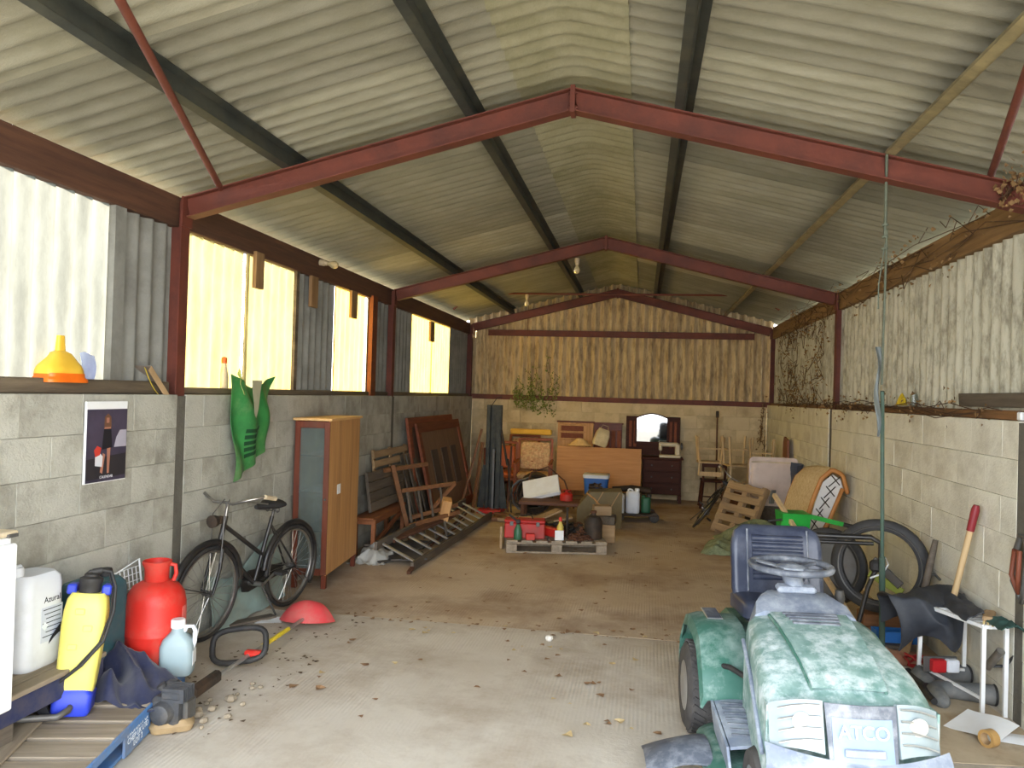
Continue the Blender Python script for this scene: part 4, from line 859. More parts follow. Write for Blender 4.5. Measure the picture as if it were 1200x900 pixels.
b = MB(); can(b, [(0, .22, .12), (.05, .25, .14), (.2, .24, .12), (.28, .2, .06), (.3, .18, .02)], .03); b.build('body', mat('cream_paper', srgb(224, 206, 160), .8, c2=srgb(150, 120, 80), scale=7), pb, 40)
b = MB(); b.tube([(-.07, 0, .29), (-.05, 0, .36), (.05, 0, .36), (.07, 0, .29)], .006, 6); b.build('handle', m_card, pb, 60)
# ================================================================ ride-on mower, facing the camera (local +y points to its back, origin under the rear axle)
m_grn = mat('faded_green_plastic', srgb(92, 128, 120), .5, c2=srgb(150, 174, 170), scale=16, amt=.9, dirt=srgb(204, 214, 216), damt=.85, dscale=11, bump=.1)
m_grn2 = mat('dark_green_plastic', srgb(50, 98, 84), .45, c2=srgb(88, 128, 116), scale=5, amt=.6, dirt=srgb(190, 206, 200), damt=.4, dscale=6)
m_gry = mat('dusty_grey_plastic', srgb(112, 122, 140), .55, c2=srgb(156, 164, 176), scale=9, amt=.7, dirt=srgb(196, 202, 208), damt=.5, dscale=8)
m_dgry = mat('dark_grey_plastic', srgb(74, 80, 92), .5, c2=srgb(120, 126, 136), scale=9, amt=.6, dirt=srgb(196, 200, 204), damt=.35, dscale=8)
m_seat = mat('blue_grey_vinyl', srgb(48, 54, 72), .34, c2=srgb(60, 66, 84), scale=6, amt=.5, dirt=srgb(150, 156, 166), damt=.2)
m_lens = mat('frosted_headlight', srgb(150, 162, 166), .25, c2=srgb(124, 140, 146), scale=14, amt=.5)
m_tread = mat('tyre_rubber', srgb(58, 56, 56), .85, c2=srgb(96, 92, 88), scale=12, amt=.7)
mw = thing('ride_on_mower', 'green ride-on mower with blue-grey seat facing the camera', 'mower', (.756, 4.43, 0), 5)
def sec(y, w, zt, zb, sh=.06, n=5):
    """half-round-shouldered hood section"""
    L_ = [(-w, y, zb), (-w, y, zt-sh*1.6), (-w*.97, y, zt-sh*.8), (-w*.86, y, zt-sh*.25), (-w*.6, y, zt-.004), (0, y, zt+.008)]
    return L_+[(-x, yy, z) for x, yy, z in reversed(L_[:-1])]
HS = [(-.5, .275, .775, .3), (-.62, .29, .768, .29), (-.78, .31, .74, .28), (-.94, .325, .7, .27), (-1.06, .33, .655, .27), (-1.14, .325, .61, .27)]
b = MB(); b.loft([sec(*h) for h in HS], cap=True); b.build('hood', m_grn, mw, 40); hood = LAST[0]
# raised middle panel, creases and side flashes
def hz(y):
    for (y0, w0, t0, _), (y1, w1, t1, _) in zip(HS, HS[1:]):
        if y1 <= y <= y0: return t0+(t1-t0)*(y-y0)/(y1-y0)
    return HS[-1][2]
b = MB(); b.grid(lambda u, v: ((u-.5)*2*(.175-.03*v), -.54-.56*v, hz(-.54-.56*v)+.016-.006*abs(u-.5)), 10, 14, .012); b.build('centre_panel', m_grn, hood, 40)
for s_ in (-1, 1):
    b = MB(); b.tube([(s_*(.18-.035*t_), -.54-.56*t_, hz(-.54-.56*t_)+.008) for t_ in (0, .25, .5, .75, 1)], .008, 6); b.build('crease', m_grn2, hood, 60)
    b = MB(); b.grid(lambda u, v: (s_*(.29+.04*u), -.53-.6*u, .34+.1*u+(.26-.12*u)*v), 12, 4, .01); b.build('side_panel', m_grn, hood, 40)
    b = MB(); b.tube([(s_*.3, -.55, .66), (s_*.32, -.8, .58), (s_*.335, -1.0, .47), (s_*.34, -1.12, .38)], .009, 6); b.build('side_flash', m_gry, hood, 60)
# louvred vent
for k in range(4): MB().box((0, -.565-.035*k, hz(-.565-.035*k)+.026), (.25-.012*k, .022, .014), (14, 0, 0), b=.004).build('louvre', m_dgry, hood, 30)
b = MB(); b.grid(lambda u, v: ((u-.5)*.29, -.55-.15*v, hz(-.55-.15*v)+.0185), 4, 4, .004); b.build('vent_recess', m_gry, hood, 40)
# nose: grey-blue shield with the maker's name, lamps either side, bumper with grille below
def nose(x, z, y0=-1.13):
    return Vector((x, y0-.1*(1-(x/.35)**2)-.06*(.62-z)/.2, z))
b = MB(); b.grid(lambda u, v: nose((.5-u)*.27*(1-.08*v), .635-.26*v)+Vector((0, -.008, 0)), 8, 6, .02); b.build('nose_shield', m_dgry, hood, 40); ns_ = LAST[0]
b = MB(); b.grid(lambda u, v: nose((.5-u)*.225, .59-.2*v)+Vector((0, -.012, 0)), 8, 6, .006); b.build('shield_inset', mat('blue_grey_paint', srgb(118, 138, 172), .45, c2=srgb(146, 162, 186), scale=8), hood, 40)
p0, p1 = nose(0, .545), nose(0, .505)
text('ATCO', .068, mat('white_badge', srgb(250, 250, 250), .5), hood, face(nose(0.0, .545)+Vector((0, -.021, 0)), (1, 0, 0), p0-p1), ext=.0015)
for k in range(2): MB().box(tuple(nose(0, .475-.055*k)+Vector((0, -.018, 0))), (.15, .012, .03), (-14, 0, 0), b=.004).build('shield_slot', m_gry, hood, 30)
for s_ in (-1, 1):
    b = MB(); b.grid(lambda u, v: nose(s_*(.14+.185*u), .64-.05*u*u-(.185-.03*u)*(v if s_ < 0 else 1-v))+Vector((0, -.006+.03*u*u, 0)), 8, 6, .02); b.build('headlight', m_lens, mw, 45); hl = LAST[0]
    for k in range(4): b = MB(); b.tube([nose(s_*(.15+.05*i), .625-.04*k-.05*(.15+.05*i-.14)**2*29)+Vector((0, -.012, 0)) for i in range(4)], .004, 5); b.build('lens_rib', m_alu, hl, 60)
    c_ = nose(s_*.22, .56)+Vector((0, -.004, 0)); b = MB(); b.lathe([(.0, .004), (.028, .004), (.036, -.012)], 16, tuple(c_), 'y'); b.build('reflector', m_alu, hl, 45)
b = MB(); b.grid(lambda u, v: nose((.5-u)*.7, .46-.1*v-.02*sin(pi*u))+Vector((0, -.012-.03*sin(pi*v), 0)), 16, 6, .03); b.build('bumper', m_gry, mw, 45)
b = MB(); b.grid(lambda u, v: nose((.5-u)*.66, .35-.12*v)+Vector((0, -.0, 0)), 14, 3, .02); b.build('lower_grille', m_dgry, mw, 45); gr_ = LAST[0]
for k in range(3): 
    b = MB(); b.tube([nose((t_-.5)*.62, .34-.045*k)+Vector((0, -.012, 0)) for t_ in [i/8 for i in range(9)]], .007, 6); b.build('grille_bar', m_gry, gr_, 60)
# dash cowl, column, wheel
b = MB(); b.loft([[(x*w, y, z) for x, z in ((-1, z0), (-.86, z1-.02), (-.7, z1), (.7, z1), (.86, z1-.02), (1, z0))] for y, w, z0, z1 in ((-.5, .27, .7, .79), (-.42, .25, .7, .83), (-.34, .2, .68, .85), (-.28, .15, .6, .84))]); b.build('dash_cowl', m_gry, mw, 40); dc = LAST[0]
MB().box((0, -.33, .862), (.19, .07, .035), (8, 0, 0), b=.012).build('dash_top', m_gry, dc, 30)
b = MB(); b.cyl((0, -.32, .85), (0, -.24, .93), .045, .05, 18); b.build('steering_column', m_gry, mw, 50)
SWc = T(0, -.235, .955) @ rx(0)
sw_ = bpy.data.objects.new('steering_wheel', None); COL.objects.link(sw_); sw_.parent = mw; sw_.matrix_local = SWc
MB().torus((0, 0, 0), .195, .017, 'z', 40, 10).build('rim', m_dgry, sw_, 60)
MB().lathe([(.05, -.045), (.075, -.02), (.07, .0), (.03, .012)], 20).build('hub', m_gry, sw_, 50)
for a in (35, 145, 215, 325): MB().bar((.05*cos(R(a)), .05*sin(R(a)), -.012), (.185*cos(R(a)), .185*sin(R(a)), .0), .03, .014, bev=.004).build('spoke', m_dgry, sw_, 40)
# seat
st_ = bpy.data.objects.new('seat', None); COL.objects.link(st_); st_.parent = mw; st_.location = (.03, 0, .0)
def cush(w, d, h, r, crown): 
    b = MB(); can(b, [(0, w*.9, d*.9), (h*.2, w, d), (h*.75, w, d), (h*.95, w*.93, d*.92), (h, w*.8, d*.78)], r, 6); return b
o = cush(.5, .46, .11, .08, 0).build('cushion', m_seat, st_, 50, (0, .0, .63), (-4, 0, 0))
SB_ = T(0, .17, .66) @ rx(-14)
def backf(v, w0):
    return w0*(1-.22*max(0, v-.55)**1.3/.3)
rings = []
for i in range(13):
    v = i/12; w = .25*(1-.3*max(0, v-.7)**2*6)*(.93+.07*min(1, v*6)); h = .43*v; d = .05*(1-.55*max(0, v-.85)*5*.5)
    if i == 12: w *= .86; d *= .6
    rings.append([tuple(SB_ @ Vector((x, y-.06*(abs(x)/.25)**2, h))) for x, y in rrect(2*w, 2*d, d*.9, 6)])
b = MB(); b.loft(rings); b.build('backrest', m_seat, st_, 55); br_ = LAST[0]
for k in range(6):
    b = MB(); b.tube([tuple(SB_ @ Vector((x, -.088, .35-.042*k))) for x in (-.14, -.07, 0, .07, .14)], .019, 8); b.build('pleat', m_seat, br_, 60)
for s_ in (-1, 1):
    b = MB(); b.tube([tuple(SB_ @ Vector((s_*.165, -.092, z))) for z in (.06, .2, .33, .4)], .006, 6); b.build('piping', m_dgry, br_, 60)
MB().box((.0, .02, .58), (.3, .3, .1), b=.02).build('seat_base', m_dgry, st_, 30)
# rear body and fenders
MB().box((0, .12, .48), (.5, .5, .2), b=.04).build('rear_body', m_grn2, mw, 30)
for s_ in (-1, 1):
    prof = [(.32, .3), (.3, .45), (.2, .56), (.05, .6), (-.15, .6), (-.28, .57), (-.38, .46), (-.45, .34)]
    rings = []
    for y, z in prof: rings.append([(s_*.2, y, z-.0), (s_*.22, y, z+.02), (s_*.4, y, z+.025), (s_*.46, y, z+.005), (s_*.475, y, z-.05), (s_*.465, y, z-.055), (s_*.44, y, z-.015), (s_*.22, y, z-.01)])
    b = MB(); b.loft(rings); b.build('fender', m_grn2, mw, 40); fd = LAST[0]
    MB().box((s_*.35, -.0, .632), (.075, .2, .006), b=.002).build('fender_decal', m_dgry, fd, 30); 
    MB().box((s_*.35, -.0, .6305), (.085, .21, .005), b=.002).build('decal_border', m_alu, fd, 30)
    b = MB(); b.grid(lambda u, v: (s_*(.19+.22*u), -.43-.42*v, .33-.05*v+.012*sin(pi*u)), 6, 10, .015); b.build('footrest', m_gry, mw, 40); ft = LAST[0]
    for k in range(7): MB().box((s_*.3, -.5-.045*k, .338-.006*k), (.18, .014, .008), b=.003).build('tread_rib', m_dgry, ft, 30)
    b = MB(); b.grid(lambda u, v: (s_*(.415-.02*v), -.45-.4*u, .33-.05*u-.14*v), 6, 4, .012); b.build('footrest_skirt', m_gry, mw, 40)
    # rear wheel with chevron tread
    rw_ = bpy.data.objects.new('rear_wheel', None); COL.objects.link(rw_); rw_.parent = mw; rw_.location = (s_*.4, 0, .235)
    MB().lathe([(.13, -.09), (.2, -.092), (.226, -.075), (.232, -.04), (.233, 0), (.232, .04), (.226, .075), (.2, .092), (.13, .09)], 40, (0, 0, 0), 'x', cap=False).build('tyre', m_tread, rw_, 40)
    b = MB()
    for k in range(36):
        a = 2*pi*k/36
        for q in (-1, 1):
            b.x = Matrix.Rotation(a+(pi/36 if q > 0 else 0), 4, 'X') @ T(q*.04, 0, .234) @ rz(q*32); b.box((0, 0, 0), (.07, .018, .012))
    b.x = Matrix(); b.build('tread_blocks', m_tread, rw_, 30); LAST[0]['kind'] = 'stuff'
    MB().lathe([(.0, s_*.05), (.06, s_*.055), (.07, s_*.03), (.12, s_*.035), (.135, s_*.085), (.128, s_*.09)], 28, (0, 0, 0), 'x').build('rim', m_alu, rw_, 40)
    fw_ = bpy.data.objects.new('front_wheel', None); COL.objects.link(fw_); fw_.parent = mw; fw_.location = (s_*.29, -.98, .17)
    MB().lathe([(.09, -.06), (.15, -.06), (.168, -.03), (.168, .03), (.15, .06), (.09, .06)], 30, (0, 0, 0), 'x', cap=False).build('tyre', m_tread, fw_, 40)
    MB().lathe([(.0, s_*.03), (.06, s_*.03), (.09, s_*.06)], 24, (0, 0, 0), 'x').build('rim', m_alu, fw_, 40)
# deck, chute, lever, knob, key
b = MB(); can(b, [(.06, .96, .7), (.13, .96, .7), (.17, .84, .6)], .2, 6); b.build('cutting_deck', m_grn2, mw, 40, (0, -.55, 0))
b = MB(); b.grid(lambda u, v: (-.45-.3*u, -.38-.34*v+.06*sin(pi*u)*(v-.5), .17-.1*u*u-.035*(2*v-1)**2+.02*u), 12, 10, .014); b.build('discharge_chute', m_dgry, mw, 45)
b = MB(); b.tube([(-.37, -.36, .47), (-.33, -.41, .48), (-.25, -.5, .455), (-.235, -.55, .42), (-.235, -.62, .2), (-.235, -.64, .1)], .014, 8); b.build('deck_lever', m_black, mw, 60)
b = MB(); b.cyl((.2, -.3, .7), (.22, -.31, .8), .01); b.lathe([(.02, 0), (.026, .03), (.02, .07)], 14, (.22, -.31, .79)); b.build('gear_lever', m_black, mw, 45)
b = MB(); b.cyl((-.2, -.3, .66), (-.2, -.33, .7), .016); b.build('choke_knob', m_redp, mw, 45)
b = MB(); b.box((0, -.2, .36), (.3, .5, .12), b=.02); b.box((0, -.6, .3), (.34, 1.0, .1), b=.02); b.build('chassis', m_dark, mw, 30)
# ================================================================ junk in the middle of the floor
rp = random.Random(77)
mp_ = thing('pallet', 'grey wooden pallet loaded with red toolbox and scrap', 'pallet', (-1.0, 9.27, 0), 102)
pallet(mp_, .95, 1.14, m_woodg, nb=7)
bpM = Matrix.Translation((-1.0, 9.27, 0)) @ rz(12)
def onp(x, y, z=.146): v = bpM @ Vector((x, y, z)); return tuple(v)
tbx = thing('toolbox', 'battered red metal toolbox on the grey pallet', 'toolbox', onp(-.35, -.25), 6)
m_tred = mat('tool_red', srgb(188, 44, 40), .5, c2=srgb(150, 34, 32), scale=6, dirt=srgb(120, 80, 66), damt=.45)
MB().box((0, 0, .085), (.46, .22, .17), b=.01).build('body', m_tred, tbx, 30)
MB().box((0, 0, .19), (.47, .23, .035), b=.012).build('lid', m_tred, tbx, 30)
b = MB(); b.tube([(-.09, 0, .21), (-.07, 0, .25), (.07, 0, .25), (.09, 0, .21)], .008, 6); b.build('handle', m_dark, tbx, 60)
for x in (-.15, .15): MB().box((x, -.115, .165), (.04, .012, .05), b=.003).build('latch', m_steel, tbx, 30)
sb_ = thing('spray_bottle', 'green spray bottle standing before the red toolbox', 'bottle', onp(-.44, -.41), 0)
MB().lathe([(.045, 0), (.048, .01), (.046, .1), (.025, .15), (.018, .17)], 16).build('body', mat('green_bottle', srgb(60, 110, 80), .4), sb_, 40)
b = MB(); b.box((.0, 0, .2), (.05, .03, .05), b=.008); b.tube([(-.02, 0, .21), (-.1, 0, .27)], .012, 6); b.build('trigger', m_black, sb_, 40)
single(MB().box((0, 0, .035), (.1, .07, .07), b=.004), 'tin', m_redp, 'small red and white carton on the front of the grey pallet', 'carton', onp(-.3, -.43), (0, 0, 14))
# chains, coils and castings
def coil(seed, n, r, R0, h):
    b = MB(); q = random.Random(seed)
    pts = []
    for i in range(n*14):
        a = 2*pi*i/14; rr = R0*(.6+.4*q.random()); pts.append((rr*cos(a)+q.uniform(-.02, .02), rr*sin(a)+q.uniform(-.02, .02), r+h*i/(n*14)*(.5+.5*sin(a*1.7))+.012*q.random()))
    return b.tube(pts, r, 6)
def chain(seed, n, Rl, r, spread, hh):
    b = MB(); q = random.Random(seed)
    for i in range(n):
        a = q.uniform(0, 6.28); d = spread*sqrt(q.random()); h = hh*(1-d/spread)
        b.x = T(d*cos(a), d*sin(a), r+h*q.random()) @ Matrix.Rotation(q.uniform(0, 6), 4, 'Z') @ Matrix.Rotation(q.uniform(-1, 1), 4, 'X'); b.torus((0, 0, 0), Rl, r, 'z', 10, 5)
    b.x = Matrix(); return b
single(chain(1, 60, .026, .007, .14, .14), 'chain', m_rusty, 'heap of rusty chain at the front of the grey pallet', 'chain', onp(.28, -.32))
single(chain(2, 40, .03, .008, .15, .16), 'chain', m_dark, 'heap of black chain in the middle of the grey pallet', 'chain', onp(.13, -.1))
single(coil(5, 4, .012, .16, .12), 'hose_coil', m_black, 'coil of black hose in the middle of the loaded pallet', 'hose', onp(.12, .08), smooth=60)
cn = thing('canister', 'dark rusty metal canister at the right end of the pallet', 'canister', onp(.44, -.26))
MB().lathe([(.1, 0), (.105, .02), (.105, .2), (.08, .25), (.03, .27), (.03, .3)], 20).build('body', m_dark, cn, 40); MB().lathe([(.036, .295), (.036, .32)], 12).build('cap', m_rusty, cn, 40)
yb_ = thing('squeeze_bottle', 'small yellow bottle with red cap among the pallet scrap', 'bottle', onp(.05, -.33))
MB().lathe([(.035, 0), (.038, .02), (.038, .14), (.02, .18), (.015, .2)], 14).build('body', mat('yellow_bottle', srgb(220, 196, 96), .5, dirt=srgb(120, 100, 70), damt=.5), yb_, 40); MB().lathe([(.02, .2), (.02, .235), (.01, .25)], 10).build('cap', m_redp, yb_, 40)
single(MB().box((0, 0, .055), (.1, .014, .11), b=.003), 'card', m_paper, 'white card box standing at the front of the pallet', 'carton', onp(.03, -.43), (-8, 0, 12))
for k in range(7):
    single(MB().tube([(0, 0, 0), (rp.uniform(-.15, .15), rp.uniform(-.2, .2), .02), (rp.uniform(-.25, .25), rp.uniform(-.25, .25), .04)], .012, 6), 'bent_bar', m_rusty if k % 2 else m_dark, ['rusty', 'black'][k % 2 == 0]+' bent bar among the scrap, '+['leftmost behind the toolbox', 'second from the toolbox', 'third from the toolbox', 'in the middle of the heap', 'just right of the middle', 'second from the canister', 'nearest the dark canister'][k], 'bar', onp(-.25+.08*k, -.02+.05*(k % 3), .17+.012*k), smooth=60, group='bent bars on the pallet')
for k in range(8):
    g = MB(); R_ = rp.uniform(.04, .08); g.lathe([(R_*.4, 0), (R_, .005), (R_, .04), (R_*.6, .06), (R_*.6, .1), (R_*.3, .1)], 14)
    single(g, 'casting', [m_dark, m_rusty, m_steel][k % 3], ['black', 'rusty', 'steel'][k % 3]+' round casting on the pallet, '+['front row', 'back row'][k//4]+', '+['first', 'second', 'third', 'last'][k % 4]+' from the toolbox', 'machine part', onp(-.1+.14*(k % 4), .12+.14*(k//4), .148), (rp.uniform(0, 40), rp.uniform(-30, 30), 0), group='castings on the pallet')
single(MB().bar((0, 0, 0), (.25, .2, .1), .14, .02), 'board', m_tan, 'pale tan board lying tilted behind the red toolbox', 'board', onp(-.2, .05, .3))
single(MB().bar((0, 0, 0), (.22, .02, .05), .12, .02), 'board', m_tanx, 'short pale board propped over the pallet scrap', 'board', onp(.02, .12, .28))
single(MB().tube([(0, 0, 0), (.0, .02, .34)], .014, 8), 'bar', m_dark, 'short dark bar standing up from the pallet scrap', 'bar', onp(.14, -.2), smooth=60)
single(MB().box((0, 0, .13), (.3, .03, .26), b=.004), 'board', m_tan, 'tan board standing at the left end of the pallet', 'board', onp(-.62, -.1, .0), (0, 0, 100))
single(MB().box((0, 0, .02), (.3, .12, .05), b=.006), 'board', m_cream, 'cream board lying across the toolbox back', 'board', onp(-.4, -.02, .29), (0, 0, 10))
single(MB().box((0, 0, .05), (.09, .3, .1), b=.01), 'jack', m_redp, 'red trolley jack lying beside the toolbox', 'jack', onp(-.02, -.2, .147), (0, 0, 50))
# stacked timber blocks at the pallet's right
for k, (x, y, z, w, d, h, a) in enumerate(((-.42, 9.75, 0, .26, .2, .22, 8), (-.44, 9.76, .222, .32, .22, .1, -4), (-.45, 9.76, .324, .22, .16, .12, 12))):
    single(MB().box((0, 0, h/2), (w, d, h), b=.008), 'timber_block', m_tanx if k != 1 else m_greyw, ['lowest tan timber block stacked by the pallet corner', 'grey middle timber block of the small stack', 'topmost tan timber block of the small stack'][k], 'wood block', (x, y, z), (0, 0, a), group='stacked timber blocks')
single(MB().box((0, 0, .04), (.03, .03, .14), b=.004), 'handle', m_redp, 'small orange tool handle leaning on the timber blocks', 'tool', (-.58, 9.62, .0))
# khaki canvas box
kb = thing('canvas_crate', 'khaki canvas-covered crate behind the loaded pallet', 'crate', (-.52, 10.95, 0), 4)
m_khaki = mat('khaki_canvas', srgb(124, 112, 84), .95, c2=srgb(96, 86, 64), scale=7, bump=.4)
b = MB(); b.loft([[(x, y, z) for x, z in ((-.33, .0), (-.33, .25), (-.16, .48), (.28, .5), (.28, 0))] for y in (-.22, .22)]); b.build('cover', m_khaki, kb, 30)
for x in (-.1, .12): MB().bar((x-.14, -.228, .02), (x+.12, -.228, .49), .012, .03, (0, 1, 0)).build('strap', m_card, kb, 30)
b = MB(); b.tube([(-.2, -.2, .46), (-.1, -.26, .4), (0, -.25, .28), (.12, -.26, .2)], .012, 6); b.build('cord', m_owood, kb, 60)
single(coil(8, 2, .016, .1, .06), 'hose_coil', m_dark, 'short dark hose lying on the khaki crate', 'hose', (-.6, 10.95, .5), smooth=60)
# low trolley with cans
tl = thing('trolley', 'low dark trolley carrying the white and green cans', 'trolley', (-.06, 11.6, 0), 6)
MB().box((0, 0, .1), (.62, .5, .03), b=.005).build('deck', m_dark, tl, 30)
for x in (-.24, .26):
    for y in (-.22, .22): MB().lathe([(.0, -.015), (.06, -.02), (.07, -.015), (.07, .015), (.06, .02), (0, .015)], 18, (x, y, .07), 'y').build('wheel', m_black, tl, 40)
jerrycan('jerrycan', 'white translucent jerrycan on the low trolley', (-.09, 11.5, .116), 0, .2, .14, .34, m_wplastic, m_white, 'jerrycan')
jerrycan('jerrycan', 'dark green jerrycan beside the white one on the trolley', (.1, 11.62, .116), 4, .14, .14, .24, mat('green_can', srgb(44, 96, 66), .5), m_black, 'jerrycan')
for k in range(2): single(MB().lathe([(.05, 0), (.05, .16), (.045, .17), (.052, .18), (.052, .24), (.03, .26)], 16), 'clear_tub', m_wplastic, ['nearer', 'farther'][k]+' clear tub left of the white jerrycan', 'tub', (-.26, 11.45+.14*k, .116), group='clear tubs on the trolley')
bn = thing('bin', 'blue plastic bin with a white rim before the plywood', 'bin', (-.68, 12.55, 0))
m_bbin = mat('blue_bin', srgb(50, 104, 178), .5, c2=srgb(40, 86, 150), scale=5, dirt=srgb(110, 110, 100), damt=.3)
b = MB(); can(b, [(0, .32, .3), (.5, .39, .36)], .05, 5); b.build('body', m_bbin, bn, 40); b = MB(); can(b, [(.495, .41, .38), (.54, .42, .39), (.55, .4, .37)], .05, 5); b.build('rim', m_wplastic, bn, 40)
single(MB().tube([(-.3, 0, .06), (.0, 0, .1), (.3, 0, .06)], .05, 10), 'roll', m_dark, 'dark rolled mat lying right of the blue bin', 'roll', (-.12, 12.5, .26), smooth=60)
single(MB().box((0, 0, .13), (.5, .3, .26), b=.01), 'crate', m_greyw, 'grey crate under the dark rolled mat', 'crate', (-.15, 12.5, .0))
# brown bench top with drum, lid, red can, hoses
bt = thing('workbench', 'low brown bench behind the loaded pallet', 'bench', (-1.2, 11.1, 0), 2)
MB().box((0, 0, .27), (.95, .5, .05), b=.01).build('top', wood('bench_brown', srgb(120, 84, 66), srgb(92, 62, 50), ax=0), bt, 30)
for x in (-.42, .42):
    for y in (-.2, .2): MB().box((x, y, .12), (.05, .05, .25), b=.004).build('leg', m_rusty, bt, 30)
rc_ = thing('fuel_can', 'small red fuel can on the low brown bench', 'fuel can', (-1.02, 11.1, .297))
MB().lathe([(.085, 0), (.09, .01), (.09, .09), (.06, .11), (.02, .12), (.02, .135)], 18).build('body', m_redp, rc_, 40); b = MB(); b.tube([(-.07, 0, .1), (-.06, 0, .15), (.06, 0, .15), (.07, 0, .1)], .007, 6); b.build('handle', m_redp, rc_, 60)
wp = thing('appliance_panel', 'white appliance lid tilted on the low brown bench', 'panel', (-1.38, 11.22, .3), rot=(-38, -14, 0))
MB().box((0, 0, .17), (.54, .03, .34), b=.008).build('panel', m_white, wp, 30); MB().box((0, -.02, .03), (.56, .06, .04), b=.008).build('lip', m_white, wp, 30)
dm = thing('drum', 'black round drum lying open towards the camera', 'drum', (-1.62, 12.3, .27), 8)
b = MB(); b.lathe([(.27, -.25), (.28, -.24), (.27, -.2), (.27, .25), (.25, .25), (.25, -.18), (.24, -.24), (.27, -.25)], 28, (0, 0, 0), 'y'); b.build('shell', m_dark, dm, 40); MB().lathe([(.0, .23), (.25, .235)], 28, (0, 0, 0), 'y').build('end', m_black, dm, 40)
def loop(seed, pts_n, sx, sz, sy):
    q = random.Random(seed); pts = []
    for i in range(pts_n):
        a = 2*pi*i/12; pts.append((sx*cos(a)*(1+.15*sin(i*.7)), sy*sin(i*.5)+q.uniform(-.02, .02), sz+sz*.92*sin(a)*(1-.1*cos(i*.3))))
    return pts
for k in range(3): single(MB().tube(loop(k, 25, .3-.04*k, .26, .06), .014, 7), 'hose_loop', m_dark if k else m_steel, ['steel-grey hose loop, outermost before the black drum', 'middle dark hose loop before the black drum', 'innermost dark hose loop before the black drum'][k], 'hose', (-1.66+.06*k, 11.75-.06*k, .015), (0, 0, 10*k), 60, 'looped hoses')
single(MB().tube([(.0, 0, .3), (.1, 0, .6), (.35, 0, .7), (.6, 0, .5), (.75, 0, .1)], .012, 7), 'hose_loop', m_rusty, 'brown hose arching over the white lid', 'hose', (-1.7, 11.6, .02), smooth=60)
for k in range(6):
    single(MB().box((0, 0, .03), (rp.uniform(.1, .2), rp.uniform(.2, .4), .05), b=.006), 'offcut', [m_brown, m_tan, m_greyw][k % 3], ['brown', 'tan', 'grey'][k % 3]+' wood offcut on the floor, '+['near', 'far'][k//3]+' side of the red column foot', 'board', (-1.95+.13*(k % 3), 10.9+.3*(k//3), .0), (0, 0, rp.uniform(-60, 60)), group='offcuts by the steel column')
# ================================================================ right-hand side of the shed
m_pale = wood('pale_chair_wood', srgb(206, 180, 138), srgb(176, 146, 104), .6, ax=2)
def stool_chair(t, legm, mseat, w=.38, h=.45, back=.4, up=True):
    """plain chair; built upright, legs splayed; the thing may be turned over"""
    MB().box((0, 0, h), (w, w, .03), b=.01).build('seat', mseat, t, 30)
    for x in (-1, 1):
        for y in (-1, 1): MB().bar((x*w*.52, y*w*.5, 0), (x*w*.42, y*w*.42, h), .03, .03).build('leg', legm, t, 30)
        MB().bar((x*w*.42, w*.45, h), (x*w*.46, w*.56, h+back), .028, .03).build('back_post', legm, t, 30)
        MB().bar((x*w*.46, -w*.44, h*.45), (x*w*.46, w*.44, h*.45), .02, .02).build('stretcher', legm, t, 30)
    MB().bar((-w*.45, w*.54, h+back*.9), (w*.45, w*.54, h+back*.9), .02, .07).build('top_rail', legm, t, 30)
    MB().bar((-w*.45, w*.5, h*.45), (w*.45, w*.5, h*.45), .02, .02).build('stretcher', legm, t, 30)
c0 = thing('dining_chair', 'dark chair standing upright near the right back corner', 'chair', (1.2, 13.35, 0), 180); stool_chair(c0, m_drk, m_drk, .4, .45, .3)
c1 = thing('dining_chair', 'pale chair upturned on the dark chair, legs in the air', 'chair', (1.13, 13.3, 1.18), rot=(180, 0, 0)); stool_chair(c1, m_pale, m_pale, .4, .42, .2)
c2 = thing('dining_chair', 'pale chair upturned behind the pink tub, with rung', 'chair', (1.52, 12.85, 1.22), rot=(180, 0, 12)); stool_chair(c2, m_pale, m_pale, .36, .46, .3)
c3 = thing('dining_chair', 'pale chair upturned farthest right behind the pink tub', 'chair', (1.86, 12.6, 1.2), rot=(180, 0, -8)); stool_chair(c3, m_pale, m_pale, .34, .46, .25)
for k, (x, y, h) in enumerate(((1.52, 12.85, .45), (1.86, 12.6, .48))):
    single(MB().box((0, 0, h/2), (.42, .4, h), b=.01), 'crate', m_brown, ['brown crate under the upturned chair with rung', 'brown crate under the rightmost upturned chair'][k], 'crate', (x, y+.06, 0))
br = thing('broom', 'broom with brown handle leaning in the right back corner', 'broom', (1.3, 13.85, 0), rot=(-3.5, 0, 0))
MB().tube([(0, 0, .0), (.0, 0, 1.5)], .014, 8).build('handle', m_rusty, br, 60); MB().box((0, 0, 1.54), (.05, .03, .12), b=.01).build('head', m_dark, br, 30)
# leaning pallet
lp = thing('pallet', 'tan pallet leaning against the pink tub', 'pallet', (1.03, 10.95, .02)); lp.rotation_euler = Euler((R(0), R(-52), R(-18)))
lp.matrix_world = T(1.22, 10.72, .03) @ rz(-25) @ ry(-38) @ rz(90)
def lean_pallet(t):
    for k in range(5): MB().box((.36, .07+.15*k, .0), (.62, .095, .02), b=.003).build('deck_board', m_tanx, t, 30)
    for x in (.08, .36, .64): MB().box((x, .37, -.05), (.08, .74, .08), b=.004).build('bearer', m_tan, t, 30)
    for k in (0, 2, 4): MB().box((.36, .07+.15*k, -.1), (.62, .095, .018), b=.003).build('base_board', m_tanx, t, 30)
lp.matrix_world = face((.93, 11.0, .03), (.52, -.45, -.0), (.32, .12, .62))
lean_pallet(lp)
